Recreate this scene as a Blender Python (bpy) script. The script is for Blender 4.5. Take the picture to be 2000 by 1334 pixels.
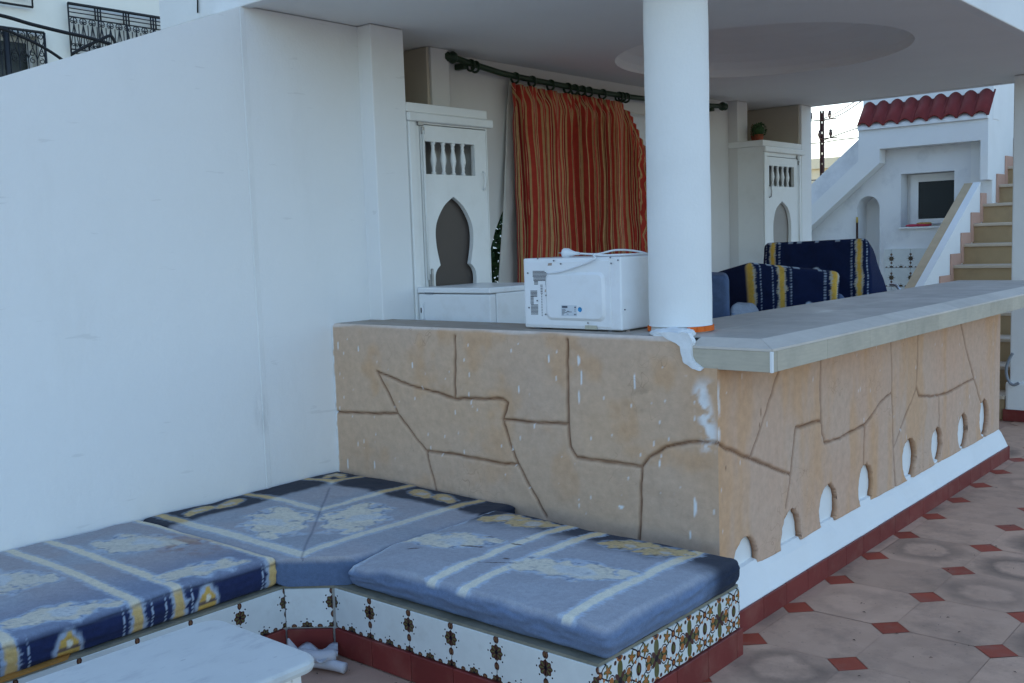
import bpy, bmesh, math, random
import numpy as np
from mathutils import Vector, Matrix
random.seed(7); rng = np.random.default_rng(7)
for o in list(bpy.data.objects): bpy.data.objects.remove(o, do_unlink=True)
scene = bpy.context.scene
COL = scene.collection
R = math.radians

# ------------------------------------------------------------------ camera, sky, sun, exposure
F_PX = 1983.39
CAM = np.array([1.83200, -3.27638, 1.48170])
FWD = np.array([-0.64855948, 0.75504858, -0.09629247])
RGT = np.array([0.76023362, 0.64881533, -0.0329166])
UPV = np.array([-0.0376224, 0.09455315, 0.99480865])
cd = bpy.data.cameras.new('camera'); cam = bpy.data.objects.new('camera', cd); COL.objects.link(cam)
cd.sensor_width = 36; cd.lens = 36 * F_PX / 2000; cd.clip_start = .05; cd.clip_end = 5000
m = Matrix.Identity(4)
for i in range(3):
    m[i][0] = RGT[i]; m[i][1] = UPV[i]; m[i][2] = -FWD[i]; m[i][3] = CAM[i]
cam.matrix_world = m
scene.camera = cam

SUN_EL, SUN_AZ = R(20), math.atan2(-.90, .43)          # low sun behind the neighbouring house
world = bpy.data.worlds.new('World'); scene.world = world; world.use_nodes = True
wn = world.node_tree.nodes; wl = world.node_tree.links
bg = wn['Background']; sky = wn.new('ShaderNodeTexSky'); sky.sky_type = 'NISHITA'
sky.sun_disc = False; sky.sun_elevation = SUN_EL; sky.sun_rotation = SUN_AZ
sky.air_density = 1.0; sky.dust_density = 1.2; sky.ozone_density = 2.0
wl.new(sky.outputs[0], bg.inputs[0]); bg.inputs[1].default_value = .12
sd = bpy.data.lights.new('sun', 'SUN'); sd.energy = 3.0; sd.angle = R(.5); sd.color = (1, .93, .82)
sun = bpy.data.objects.new('sun', sd); COL.objects.link(sun)
sdir = Vector((math.sin(SUN_AZ) * math.cos(SUN_EL), math.cos(SUN_AZ) * math.cos(SUN_EL), math.sin(SUN_EL)))
sun.rotation_euler = sdir.to_track_quat('Z', 'Y').to_euler()
sun.location = (0, 0, 30)
scene.view_settings.view_transform = 'Standard'; scene.view_settings.look = 'None'
scene.view_settings.gamma = 1; scene.view_settings.exposure = 1.76
scene.view_settings.use_curve_mapping = False
scene.render.engine = 'CYCLES'
scene.cycles.max_bounces = 8; scene.cycles.diffuse_bounces = 5

# ------------------------------------------------------------------ pixel to plane
def bp(u, v, ax, val):
    d = FWD + RGT * (u - 1000) / F_PX - UPV * (v - 667) / F_PX
    i = 'xyz'.index(ax); t = (val - CAM[i]) / d[i]
    return CAM + d * t
def inview(P, mg=60):
    d = np.array(P, float) - CAM; c = d @ FWD
    if c < .1: return False
    u = 1000 + F_PX * (d @ RGT) / c; v = 667 - F_PX * (d @ UPV) / c
    return -mg < u < 2000 + mg and -mg < v < 1334 + mg

# ------------------------------------------------------------------ noise for shapes and print
_perm = rng.random((256, 256))
def vn(x, y, s=1.0, seed=0):
    x = np.asarray(x) * s + seed * 17.3; y = np.asarray(y) * s + seed * 9.1
    xi = np.floor(x).astype(int); yi = np.floor(y).astype(int)
    fx = x - xi; fy = y - yi; fx = fx * fx * (3 - 2 * fx); fy = fy * fy * (3 - 2 * fy)
    g = lambda a, b: _perm[a % 256, b % 256]
    return (g(xi, yi) * (1 - fx) + g(xi + 1, yi) * fx) * (1 - fy) + (g(xi, yi + 1) * (1 - fx) + g(xi + 1, yi + 1) * fx) * fy
def fbm(x, y, s=1.0, seed=0, o=4):
    t = 0; a = .5
    for k in range(o):
        t = t + a * vn(x, y, s * 2 ** k, seed + k); a *= .5
    return t / (1 - .5 ** o)
def sst(a, b, x):
    t = np.clip((np.asarray(x) - a) / (b - a), 0, 1); return t * t * (3 - 2 * t)

# ------------------------------------------------------------------ node helpers
class S:                                   # wraps a node socket for arithmetic
    def __init__(s, nt, sk): s.nt = nt; s.k = sk
    def _m(s, op, *a):
        n = s.nt.nodes.new('ShaderNodeMath'); n.operation = op
        for i, q in enumerate((s,) + a):
            if isinstance(q, S): s.nt.links.new(q.k, n.inputs[i])
            else: n.inputs[i].default_value = q
        return S(s.nt, n.outputs[0])
    def __add__(s, o): return s._m('ADD', o)
    def __sub__(s, o): return s._m('SUBTRACT', o)
    def __mul__(s, o): return s._m('MULTIPLY', o)
    def __truediv__(s, o): return s._m('DIVIDE', o)
    def lt(s, o): return s._m('LESS_THAN', o)
    def gt(s, o): return s._m('GREATER_THAN', o)
    def mx(s, o): return s._m('MAXIMUM', o)
    def mn(s, o): return s._m('MINIMUM', o)
    def ab(s): return s._m('ABSOLUTE')
    def sq(s): return s._m('SQRT')
    def cos(s): return s._m('COSINE')
    def fr(s): return s._m('FRACT')
    def at2(s, o): return s._m('ARCTAN2', o)

MATS = {}
def lin(c): return tuple((x / 255 / 12.92 if x <= 10 else ((x / 255 + .055) / 1.055) ** 2.4) for x in c)
def base_mat(name):
    m = bpy.data.materials.new(name); m.use_nodes = True
    nt = m.node_tree; return m, nt, nt.nodes, nt.links, nt.nodes['Principled BSDF']
def noise(nt, scale, detail=4, rough=.55, vec=None):
    n = nt.nodes.new('ShaderNodeTexNoise'); n.inputs['Scale'].default_value = scale
    n.inputs['Detail'].default_value = detail; n.inputs['Roughness'].default_value = rough
    if vec is not None: nt.links.new(vec, n.inputs['Vector'])
    return n.outputs['Fac']
def pos(nt, scale=(1, 1, 1)):
    g = nt.nodes.new('ShaderNodeNewGeometry')
    mp = nt.nodes.new('ShaderNodeMapping'); mp.inputs['Scale'].default_value = scale
    nt.links.new(g.outputs['Position'], mp.inputs['Vector']); return mp.outputs['Vector']
def rgb(nt, c):
    n = nt.nodes.new('ShaderNodeRGB'); n.outputs[0].default_value = (*c[:3], 1); return n.outputs[0]
def mixc(nt, f, a, b, mode='MIX'):
    n = nt.nodes.new('ShaderNodeMix'); n.data_type = 'RGBA'; n.blend_type = mode
    for sk, v in ((n.inputs[0], f), (n.inputs[6], a), (n.inputs[7], b)):
        if isinstance(v, S): v = v.k
        if isinstance(v, (float, int)): sk.default_value = v
        elif isinstance(v, tuple): sk.default_value = (*v[:3], 1)
        else: nt.links.new(v, sk)
    return n.outputs[2]
def ramp(nt, f, stops, interp='LINEAR'):
    n = nt.nodes.new('ShaderNodeValToRGB'); cr = n.color_ramp; cr.interpolation = interp
    while len(cr.elements) < len(stops): cr.elements.new(.5)
    for e, (p, c) in zip(cr.elements, stops): e.position = p; e.color = (*c[:3], 1)
    nt.links.new(f.k if isinstance(f, S) else f, n.inputs[0]); return n.outputs[0]
def bump(nt, b, h, strength=.3, dist=.01):
    n = nt.nodes.new('ShaderNodeBump'); n.inputs['Strength'].default_value = strength; n.inputs['Distance'].default_value = dist
    nt.links.new(h, n.inputs['Height']); nt.links.new(n.outputs[0], b.inputs['Normal'])
def M(name, col, rough=.8, var=.06, vs=3., bs=120., bst=.25, bd=.004, spec=.3, metal=0., attr=False, rnd=0., dirt=None, dirts=2.5, dirta=.5, stretch=(1, 1, 1), tr=0.):
    if name in MATS: return MATS[name]
    m, nt, nd, lk, b = base_mat(name)
    v = pos(nt, stretch)
    if attr:
        a = nd.new('ShaderNodeAttribute'); a.attribute_name = 'Col'; base = a.outputs['Color']
    else: base = rgb(nt, col)
    n1 = noise(nt, vs, 5, .6, v)
    f = ramp(nt, n1, [(.25, (1 - var,) * 3), (.75, (1 + var,) * 3)])
    c = mixc(nt, 1.0, base, f, 'MULTIPLY')
    if rnd:
        oi = nd.new('ShaderNodeObjectInfo')
        rr = ramp(nt, oi.outputs['Random'], [(0, (1 - rnd,) * 3), (1, (1 + rnd,) * 3)])
        c = mixc(nt, 1.0, c, rr, 'MULTIPLY')
    if dirt:
        dn = noise(nt, dirts, 6, .65, v)
        df = S(nt, ramp(nt, dn, [(.5, (0, 0, 0)), (.75, (1, 1, 1))])) * dirta
        c = mixc(nt, df, c, dirt)
    lk.new(c, b.inputs['Base Color'])
    b.inputs['Roughness'].default_value = rough; b.inputs['Specular IOR Level'].default_value = spec
    b.inputs['Metallic'].default_value = metal
    if bst: bump(nt, b, noise(nt, bs, 4, .6, v), bst, bd)
    MATS[name] = m; return m

WHITE = M('whitewash', (.80, .80, .785), .9, .035, 2.2, 70, .35, .004, .15, dirt=(.60, .57, .52), dirts=1.3, dirta=.22)
WHITE2 = M('whitewash_smooth', (.80, .80, .79), .85, .025, 3, 40, .2, .003, .15)
CEIL = M('ceiling_paint', (.82, .80, .77), .92, .03, 2, 60, .25, .003, .1)
NICHE = M('niche_painted_shade', (.50, .44, .36), .92, .04, 3, 60, .2, .003, .1)  # darker beige than the walls: the niche's poor light put into its colour
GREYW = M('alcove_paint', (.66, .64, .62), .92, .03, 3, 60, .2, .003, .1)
DOORW = M('white_gloss_paint', (.78, .78, .76), .45, .03, 6, 25, .12, .003, .4, dirt=(.55, .52, .46), dirts=5, dirta=.25)
REDT = M('red_tile', lin((118, 46, 42)), .55, .10, 9, 90, .2, .002, .35, rnd=.09, dirt=lin((150, 105, 90)), dirts=7, dirta=.35)
REDF = M('red_floor_tile', lin((162, 74, 54)), .7, .10, 9, 90, .25, .002, .25, rnd=.10, dirt=lin((140, 112, 98)), dirts=6, dirta=.55)
GROUT = M('grout', (.62, .60, .56), .95, .06, 9, 120, .2)
CONC = M('bench_concrete', lin((136, 132, 118)), .95, .14, 7, 60, .6, .006, .15, dirt=lin((86, 86, 76)), dirts=5, dirta=.7)
TERRA = M('terracotta_brick', lin((226, 108, 44)), .85, .08, 12, 90, .3, .003, .2, rnd=.05)
PLASTER = M('patch_plaster', (.78, .79, .79), .95, .05, 10, 30, .6, .008, .1)
BLACKI = M('wrought_iron', (.012, .014, .018), .5, .1, 8, 60, .1, .002, .4)
GREENR = M('green_rod_paint', lin((30, 52, 30)), .45, .15, 12, 60, .2, .002, .4)
MARBLE = None

# ------------------------------------------------------------------ mesh helpers
ORG = {}
def org(p): return ORG.get(p.name, Vector((0, 0, 0))) if p else Vector((0, 0, 0))
def meshobj(name, verts, faces, mat, parent=None, smooth=False, col=None, uv=None):
    o0 = org(parent)
    me = bpy.data.meshes.new(name)
    V = np.asarray(verts, float).reshape(-1, 3) - np.array(o0)
    me.from_pydata(V.tolist() if not isinstance(faces, np.ndarray) else V.tolist(), [], faces.tolist() if isinstance(faces, np.ndarray) else faces)
    if mat is not None: me.materials.append(mat)
    if smooth: me.polygons.foreach_set('use_smooth', [True] * len(me.polygons))
    if col is not None:
        a = me.color_attributes.new('Col', 'FLOAT_COLOR', 'POINT')
        c4 = np.ones((len(V), 4), np.float32); c4[:, :3] = col
        a.data.foreach_set('color', c4.ravel())
    if uv is not None:
        l = me.uv_layers.new(name='UVMap')
        vi = np.zeros(len(me.loops), np.int32); me.loops.foreach_get('vertex_index', vi)
        l.data.foreach_set('uv', np.asarray(uv, np.float32)[vi].ravel())
    me.update()
    o = bpy.data.objects.new(name, me); COL.objects.link(o)
    if parent: o.parent = parent
    ORG[o.name] = o0
    return o
def bmobj(name, bm, mat, parent=None, smooth=False):
    bmesh.ops.recalc_face_normals(bm, faces=bm.faces)
    o0 = org(parent)
    bmesh.ops.translate(bm, verts=bm.verts, vec=-o0)
    me = bpy.data.meshes.new(name); bm.to_mesh(me); bm.free()
    if mat is not None: me.materials.append(mat)
    if smooth:
        me.polygons.foreach_set('use_smooth', [True] * len(me.polygons))
    o = bpy.data.objects.new(name, me); COL.objects.link(o)
    if parent: o.parent = parent
    ORG[o.name] = o0
    return o
def tag(o, label=None, cat=None, group=None, kind=None):
    if label: o['label'] = label
    if cat: o['category'] = cat
    if group: o['group'] = group
    if kind: o['kind'] = kind
    return o
def thing(name, label, cat, loc, group=None):
    o = bpy.data.objects.new(name, None); o.empty_display_size = .1; COL.objects.link(o); o.location = loc
    ORG[o.name] = Vector(loc); return tag(o, label, cat, group)
def addbox(bm, x0, x1, y0, y1, z0, z1, bev=0, seg=2):
    r = bmesh.ops.create_cube(bm, size=1)
    for v in r['verts']:
        v.co = Vector((x0 + (v.co.x + .5) * (x1 - x0), y0 + (v.co.y + .5) * (y1 - y0), z0 + (v.co.z + .5) * (z1 - z0)))
    if bev:
        es = list({e for v in r['verts'] for e in v.link_edges})
        bmesh.ops.bevel(bm, geom=es, offset=bev, segments=seg, affect='EDGES', profile=.5)
def box(name, x0, x1, y0, y1, z0, z1, mat, parent=None, bev=0, seg=2):
    bm = bmesh.new(); addbox(bm, x0, x1, y0, y1, z0, z1, bev, seg); return bmobj(name, bm, mat, parent)
def piece(name, mesh, loc, parent, rotz=0, rot=None):
    o = bpy.data.objects.new(name, mesh); COL.objects.link(o)
    o0 = org(parent)
    if parent: o.parent = parent
    o.location = Vector(loc) - o0; o.rotation_euler = rot if rot else (0, 0, rotz); ORG[o.name] = o0
    return o
def boxmesh(name, sx, sy, sz, mat, bev=.002):
    bm = bmesh.new(); addbox(bm, -sx / 2, sx / 2, -sy / 2, sy / 2, -sz / 2, sz / 2, bev, 1)
    me = bpy.data.meshes.new(name); bm.to_mesh(me); bm.free(); me.materials.append(mat); return me
def tube_geo(pts, r, sides=8, caps=True):
    P = [Vector(p) for p in pts]; n = len(P); V = []; Fc = []
    rr = r if isinstance(r, (list, tuple)) else [r] * n
    t0 = (P[1] - P[0]).normalized(); ref = Vector((0, 0, 1)) if abs(t0.z) < .9 else Vector((1, 0, 0))
    nrm = t0.cross(ref).normalized()
    for i in range(n):
        t = (P[min(i + 1, n - 1)] - P[max(i - 1, 0)]).normalized()
        nrm = (nrm - t * nrm.dot(t)); nrm = nrm.normalized() if nrm.length > 1e-6 else t.orthogonal().normalized()
        b = t.cross(nrm)
        for k in range(sides):
            a = 2 * math.pi * k / sides; V.append(P[i] + (nrm * math.cos(a) + b * math.sin(a)) * rr[i])
    for i in range(n - 1):
        for k in range(sides):
            a = i * sides + k; b2 = i * sides + (k + 1) % sides
            Fc.append((a, b2, b2 + sides, a + sides))
    if caps:
        Fc.append(tuple(range(sides - 1, -1, -1))); Fc.append(tuple((n - 1) * sides + k for k in range(sides)))
    return V, Fc
def tubes(name, lines, r, mat, parent=None, sides=8, smooth=True):
    V = []; Fc = []
    for L in lines:
        v, f = tube_geo(L, r, sides); o = len(V); V += v; Fc += [tuple(i + o for i in q) for q in f]
    return meshobj(name, [tuple(v) for v in V], Fc, mat, parent, smooth)
def spline(pts, n=8):
    P = [np.array(p, float) for p in pts]; P = [2 * P[0] - P[1]] + P + [2 * P[-1] - P[-2]]; out = []
    for i in range(1, len(P) - 2):
        for k in range(n):
            t = k / n; a, b, c, d = P[i - 1:i + 3]
            out.append(.5 * ((2 * b) + (c - a) * t + (2 * a - 5 * b + 4 * c - d) * t * t + (3 * b - a - 3 * c + d) * t ** 3))
    out.append(P[-2]); return out
def lathe(name, prof, c, mat, parent=None, n=20, axis='z', smooth=True):
    V = []; Fc = []
    for (r, h) in prof:
        for k in range(n):
            a = 2 * math.pi * k / n; p = (r * math.cos(a), r * math.sin(a), h)
            if axis == 'y': p = (p[0], p[2], p[1])
            V.append((c[0] + p[0], c[1] + p[1], c[2] + p[2]))
    for i in range(len(prof) - 1):
        for k in range(n):
            a = i * n + k; b = i * n + (k + 1) % n; Fc.append((a, b, b + n, a + n))
    Fc.append(tuple(range(n))); Fc.append(tuple((len(prof) - 1) * n + k for k in range(n)))
    o = meshobj(name, V, Fc, mat, parent, smooth)
    return o
def plate(name, outer, holes, mp, d0, d1, mat, parent=None, bev=0):
    """flat plate with holes: 2-D loops, mp(a,b,d)->xyz, thickness d0..d1"""
    bm = bmesh.new(); es = []
    for L in [outer] + holes:
        vs = [bm.verts.new((a, b, 0)) for a, b in L]
        for i in range(len(vs)): es.append(bm.edges.new((vs[i], vs[(i + 1) % len(vs)])))
    bmesh.ops.triangle_fill(bm, use_beauty=True, use_dissolve=False, edges=es)
    bmesh.ops.recalc_face_normals(bm, faces=bm.faces)
    r = bmesh.ops.extrude_face_region(bm, geom=list(bm.faces))
    nv = set(v for v in r['geom'] if isinstance(v, bmesh.types.BMVert))
    for v in bm.verts: v.co = Vector(mp(v.co.x, v.co.y, d1 if v in nv else d0))
    return bmobj(name, bm, mat, parent)
def prism(name, prof, mp, d0, d1, mat, parent=None): return plate(name, prof, [], mp, d0, d1, mat, parent)
YZ = lambda a, b, d: (d, a, b)          # profile in (y,z), depth x
XZ = lambda a, b, d: (a, d, b)          # profile in (x,z), depth y
XY = lambda a, b, d: (a, b, d)

# ================================================================== SETTING
W = 2.178; ZC = 2.606; YF = 5.47; XE = .198
GROUNDM = M('dry_ground', lin((150, 138, 118)), .95, .1, .4, 20, .3)
g = meshobj('ground', [(-800, -800, -.06), (800, -800, -.06), (800, 900, -.06), (-800, 900, -.06)], [(0, 1, 2, 3)], GROUNDM)
tag(g, kind='structure')
# terrace floor: base bed with octagonal cement tiles and small red lozenges
FLB = M('floor_bed', lin((178, 142, 122)), .95, .08, 5, 80, .3)
floor = box('terrace_floor', -2.2, 6.5, -8, 12, -.05, -.006, FLB); tag(floor, kind='structure')
def floor_mat():
    m, nt, nd, lk, b = base_mat('octagon_tile')
    v = pos(nt); c = mixc(nt, noise(nt, 9, 5, .6, v), lin((188, 150, 124)), lin((214, 174, 148)))
    oi = nd.new('ShaderNodeObjectInfo')
    c = mixc(nt, 1., c, ramp(nt, oi.outputs['Random'], [(0, (.86,) * 3), (1, (1.08,) * 3)]), 'MULTIPLY')
    # worn ring on some tiles: own shape, in tile coordinates
    tc = nd.new('ShaderNodeTexCoord'); sp = nd.new('ShaderNodeSeparateXYZ'); lk.new(tc.outputs['Object'], sp.inputs[0])
    x = S(nt, sp.outputs[0]); y = S(nt, sp.outputs[1]); rnd = S(nt, oi.outputs['Random'])
    nz = S(nt, noise(nt, 11, 3, .6, v)) * .05
    ox_ = ((rnd * 31.7).fr() - .5) * .09; oy_ = ((rnd * 17.3).fr() - .5) * .09
    nz = S(nt, noise(nt, 8, 4, .65, v)) * .12
    rr = ((x + ox_) * (x + ox_) + (y + oy_) * (y + oy_)).sq() + nz - .06
    ring = S(nt, ramp(nt, rr / .2, [(.42, (0, 0, 0)), (.58, (1, 1, 1)), (.82, (.5, .5, .5)), (1., (0, 0, 0))])) * S(nt, ramp(nt, (rnd * 7.3).fr(), [(.45, (.0,) * 3), (.8, (.7,) * 3)]))
    c = mixc(nt, ring, c, lin((100, 82, 70)))
    d = S(nt, ramp(nt, noise(nt, 3.1, 6, .7, v), [(.48, (0, 0, 0)), (.72, (1, 1, 1))])) * .55
    c = mixc(nt, d, c, lin((112, 94, 82)))
    sp2 = S(nt, ramp(nt, noise(nt, 60, 2, .5, v), [(.68, (0, 0, 0)), (.74, (1, 1, 1))])) * .35
    c = mixc(nt, sp2, c, lin((90, 76, 68)))
    lk.new(c, b.inputs['Base Color']); b.inputs['Roughness'].default_value = .75; b.inputs['Specular IOR Level'].default_value = .3
    bump(nt, b, noise(nt, 90, 4, .6, v), .25, .003); return m
OCTM = floor_mat()
DX, DY, DH = .372, .403, .074
def tilemesh(name, poly, h, mat):
    bm = bmesh.new(); vs = [bm.verts.new((a, b, 0)) for a, b in poly]; f = bm.faces.new(vs)
    r = bmesh.ops.inset_region(bm, faces=[f], thickness=.0025, depth=0)
    bmesh.ops.translate(bm, verts=list(f.verts), vec=(0, 0, .0009))
    ring = [v for v in bm.verts if v not in f.verts]
    bot = [bm.verts.new((v.co.x, v.co.y, -h)) for v in ring]
    n = len(ring)
    for v in ring: pass
    order = sorted(range(n), key=lambda i: math.atan2(ring[i].co.y, ring[i].co.x))
    for k in range(n):
        i, j = order[k], order[(k + 1) % n]; bm.faces.new((ring[i], ring[j], bot[j], bot[i]))
    bmesh.ops.recalc_face_normals(bm, faces=bm.faces)
    me = bpy.data.meshes.new(name); bm.to_mesh(me); bm.free(); me.materials.append(mat); return me
jx, jy, q = DX / 2 - .0006, DY / 2 - .0006, DH
octm = tilemesh('octagon_tile', [(jx, -jy + q), (jx, jy - q), (jx - q, jy), (-jx + q, jy), (-jx, jy - q), (-jx, -jy + q), (-jx + q, -jy), (jx - q, -jy)], .006, OCTM)
dm = DH - .0016
diam = tilemesh('lozenge_tile', [(dm, 0), (0, dm), (-dm, 0), (0, -dm)], .006, REDF)
def in_block(x, y):
    return (x < -.12 and y > -.75) or (x < -.15 and -.75 < y < 3.5) or (x < -1.35) or (x < -.25 and y < -.9)
for i in range(-8, 12):
    for j in range(-14, 16):
        x, y = .108 + DX * i, .018 + DY * j
        if inview((x, y, 0), 130) and not in_block(x, y) and y < 5.2:
            piece('lozenge_tile', diam, (x, y, -.002 + random.uniform(-.0006, .0006)), floor)
        x, y = x + DX / 2, y + DY / 2
        if inview((x, y, 0), 200) and not in_block(x, y) and y < 5.3:
            piece('octagon_tile', octm, (x, y, -.002 + random.uniform(-.0008, .0008)), floor, rotz=random.choice((0, math.pi)))

# ------------------------------------------------------------------ long white wall on the left
def wall_mat():
    m, nt, nd, lk, b = base_mat('long_wall_whitewash')
    v = pos(nt); c = mixc(nt, noise(nt, 1.4, 5, .6, v), (.775, .775, .765), (.83, .83, .82))
    st = S(nt, ramp(nt, noise(nt, 1.0, 6, .7, pos(nt, (1, 2.2, .5))), [(.55, (0, 0, 0)), (.8, (1, 1, 1))])) * .25
    c = mixc(nt, st, c, (.62, .60, .56))
    sc = S(nt, ramp(nt, noise(nt, 14, 3, .5, pos(nt, (1, .35, 2.2))), [(.70, (0, 0, 0)), (.74, (1, 1, 1))])) * .22
    c = mixc(nt, sc, c, (.50, .49, .48))
    g_ = nd.new('ShaderNodeNewGeometry'); sx2 = nd.new('ShaderNodeSeparateXYZ'); lk.new(g_.outputs['Position'], sx2.inputs[0])
    yy = (S(nt, sx2.outputs[1]) + .445) / .05; zz = (S(nt, sx2.outputs[2]) - .72) / .13; rr = (yy * yy + zz * zz)
    smd = S(nt, ramp(nt, rr, [(0, (1, 1, 1)), (1, (0, 0, 0))])) * S(nt, ramp(nt, noise(nt, 30, 4, .7, pos(nt, (1, 1.5, .4))), [(.4, (0, 0, 0)), (.65, (1, 1, 1))])) * .35
    c = mixc(nt, smd, c, (.42, .42, .42))
    yy = (S(nt, sx2.outputs[1]) + .43) / .02; seam = S(nt, ramp(nt, (yy * yy), [(0, (1, 1, 1)), (1, (0, 0, 0))])) * S(nt, ramp(nt, noise(nt, 12, 3, .6, pos(nt, (1, 1, .3))), [(.35, (.15,) * 3), (.65, (1, 1, 1))])) * .22
    c = mixc(nt, seam, c, (.52, .50, .46))
    lk.new(c, b.inputs['Base Color']); b.inputs['Roughness'].default_value = .92; b.inputs['Specular IOR Level'].default_value = .12
    h = S(nt, noise(nt, 9, 3, .5, v)) * 1.5 + S(nt, noise(nt, 75, 4, .6, v)) * .6
    bump(nt, b, h.k, .35, .006); return m
LWALL = wall_mat()
lw = thing('boundary_wall', 'long white rendered wall with sloping top rising to the canopy, behind the blue bench cushions', 'wall', (-W, -1.5, 0))
sl = (2.607 - 2.173) / (1.534 - .415)
prism('wall', [(-4.2, -.05), (.262, -.05), (.262, ZC - .004), (-.418, ZC - .004), (-.418, 2.604), (-3.4, 2.604 - sl * 2.98), (-4.2, 2.604 - sl * 2.98)], YZ, -W, -W - .22, LWALL, lw)
# narrow raised plaster seam under the canopy's front edge
bm = bmesh.new(); addbox(bm, -W - .01, -W + .0022, -.440, -.412, .3, 2.59, .002, 2); bmobj('plaster_seam', bm, LWALL, lw)
pil = box('pilaster', -2.75, -2.079, .262, .490, -.05, ZC - .003, LWALL, lw, .006)
pil['label'] = 'square white pilaster at the end of the wall'

# ------------------------------------------------------------------ alcove wall behind the bar
al = thing('alcove_wall', 'pale wall behind the bar with arched window opening hidden by the striped curtain', 'wall', (-2.4, 2.6, 0))
PY_A, PY_B = 4.53, 4.708
arch = []
for k in range(25):
    t = math.pi * (1 - k / 24); arch.append((2.65 + 1.225 * math.cos(t), 1.20 + .95 * math.sin(t)))
hole = [(1.425, .12)] + arch + [(3.89, .12)]
plate('wall', [(1.071, -.05), (PY_A - .002, -.05), (PY_A - .002, ZC - .003), (1.071, ZC - .003)], [hole], YZ, -2.395, -2.56, GREYW, al)
box('wall_pier', -2.9, -2.31, .922, 1.069, -.05, ZC - .003, GREYW, al, .004)
box('wall_pier', -2.9, -2.31, PY_A, PY_B, -.05, ZC - .003, GREYW, al, .004)
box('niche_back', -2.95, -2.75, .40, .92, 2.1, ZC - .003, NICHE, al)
box('niche_side', -2.749, -2.10, 5.242, 5.2615, 2.2, ZC - .004, NICHE, al)  # thin sheet carrying the painted niche shade over the white post
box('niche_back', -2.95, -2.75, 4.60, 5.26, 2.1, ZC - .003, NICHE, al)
box('niche_side', -2.749, -2.325, .9, .9205, 2.2, ZC - .004, NICHE, al)  # same thin sheet of painted shade over the near pier
box('wall_post', -2.95, -2.079, 5.262, YF - .004, -.05, ZC - .003, WHITE, al, .006)

# ------------------------------------------------------------------ canopy with round dome recess
cp = thing('canopy', 'white concrete canopy over the bar with a round recessed dome in its ceiling', 'canopy', (-1.2, 2.5, ZC))
cx, cy, rad = -1.17, 2.68, .90
X0, X1, Y0, Y1 = -2.86, XE, -.42, YF
angs = sorted(list(np.linspace(-math.pi, math.pi, 120, endpoint=False)) + [math.atan2(b - cy, a - cx) for a in (X0, X1) for b in (Y0, Y1)])
def edge(a):
    c, s = math.cos(a), math.sin(a); t = 1e9
    if c > 1e-9: t = min(t, (X1 - cx) / c)
    if c < -1e-9: t = min(t, (X0 - cx) / c)
    if s > 1e-9: t = min(t, (Y1 - cy) / s)
    if s < -1e-9: t = min(t, (Y0 - cy) / s)
    return (cx + c * t, cy + s * t)
V = []; Fc = []; n = len(angs)
V += [(*edge(a), ZC) for a in angs]
rings = [(1, 0), (1, .02), (.985, .05), (.94, .095), (.85, .14), (.7, .175), (.5, .198), (.25, .21), (.08, .213)]
for k, h in rings: V += [(cx + rad * k * math.cos(a), cy + rad * k * math.sin(a), ZC + h) for a in angs]
for r_ in range(len(rings)):
    for i in range(n):
        j = (i + 1) % n; Fc.append((r_ * n + i, r_ * n + j, (r_ + 1) * n + j, (r_ + 1) * n + i))
Fc.append(tuple(len(rings) * n + i for i in range(n)))
meshobj('ceiling', V, Fc, CEIL, cp)
bm = bmesh.new(); addbox(bm, X0 + .001, X1 - .001, Y0 + .001, Y1 - .001, ZC + .26, 3.05, 0); bmobj('slab_top', bm, WHITE, cp)
th = .05
box('fascia', X0 - .004, X1 + .004, Y0 - .012, Y0 + th, ZC - .008, 3.08, WHITE, cp, .006)
box('fascia', X1 - th, X1 + .012, Y0 + th + .001, Y1 + .004, ZC - .008, 3.08, WHITE, cp, .006)
box('fascia', X0 - .01, X1 - th - .001, Y1 - th, Y1 + .010, ZC - .008, 3.08, WHITE, cp, .006)
box('fascia', X0 - .012, X0 + th, Y0 + th + .001, Y1 - th - .001, ZC - .008, 3.08, WHITE, cp, .006)

# square pillar at the foot of the stairs
sp_ = thing('square_pillar', 'square white pillar with red skirting beside the foot of the stairs', 'pillar', (-.12, 5.25, 0))
box('shaft', -.308, .06, 5.06, 5.42, -.006, ZC - .004, WHITE, sp_, .008)
box('base_flare', -.335, .085, 5.035, 5.445, .0, .30, WHITE, sp_, .02)
for i, (a0, a1) in enumerate(((-.345, -.15), (-.147, .095))): box('skirting_tile', a0, a1, 5.02, 5.033, -.002, .088, REDT, sp_, .002, 1)
hs = [bp(u, v, 'y', 4.98) for u, v in ((1978, 690), (1972, 700), (1966, 716), (1966, 733), (1972, 747), (1980, 752), (1990, 748))]
tag(tubes('hose', [spline(hs, 6)], .011, M('grey_rubber', (.25, .27, .30), .5, .1), None), 'grey hose bent in a loop beside the square pillar', 'hose')

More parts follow.
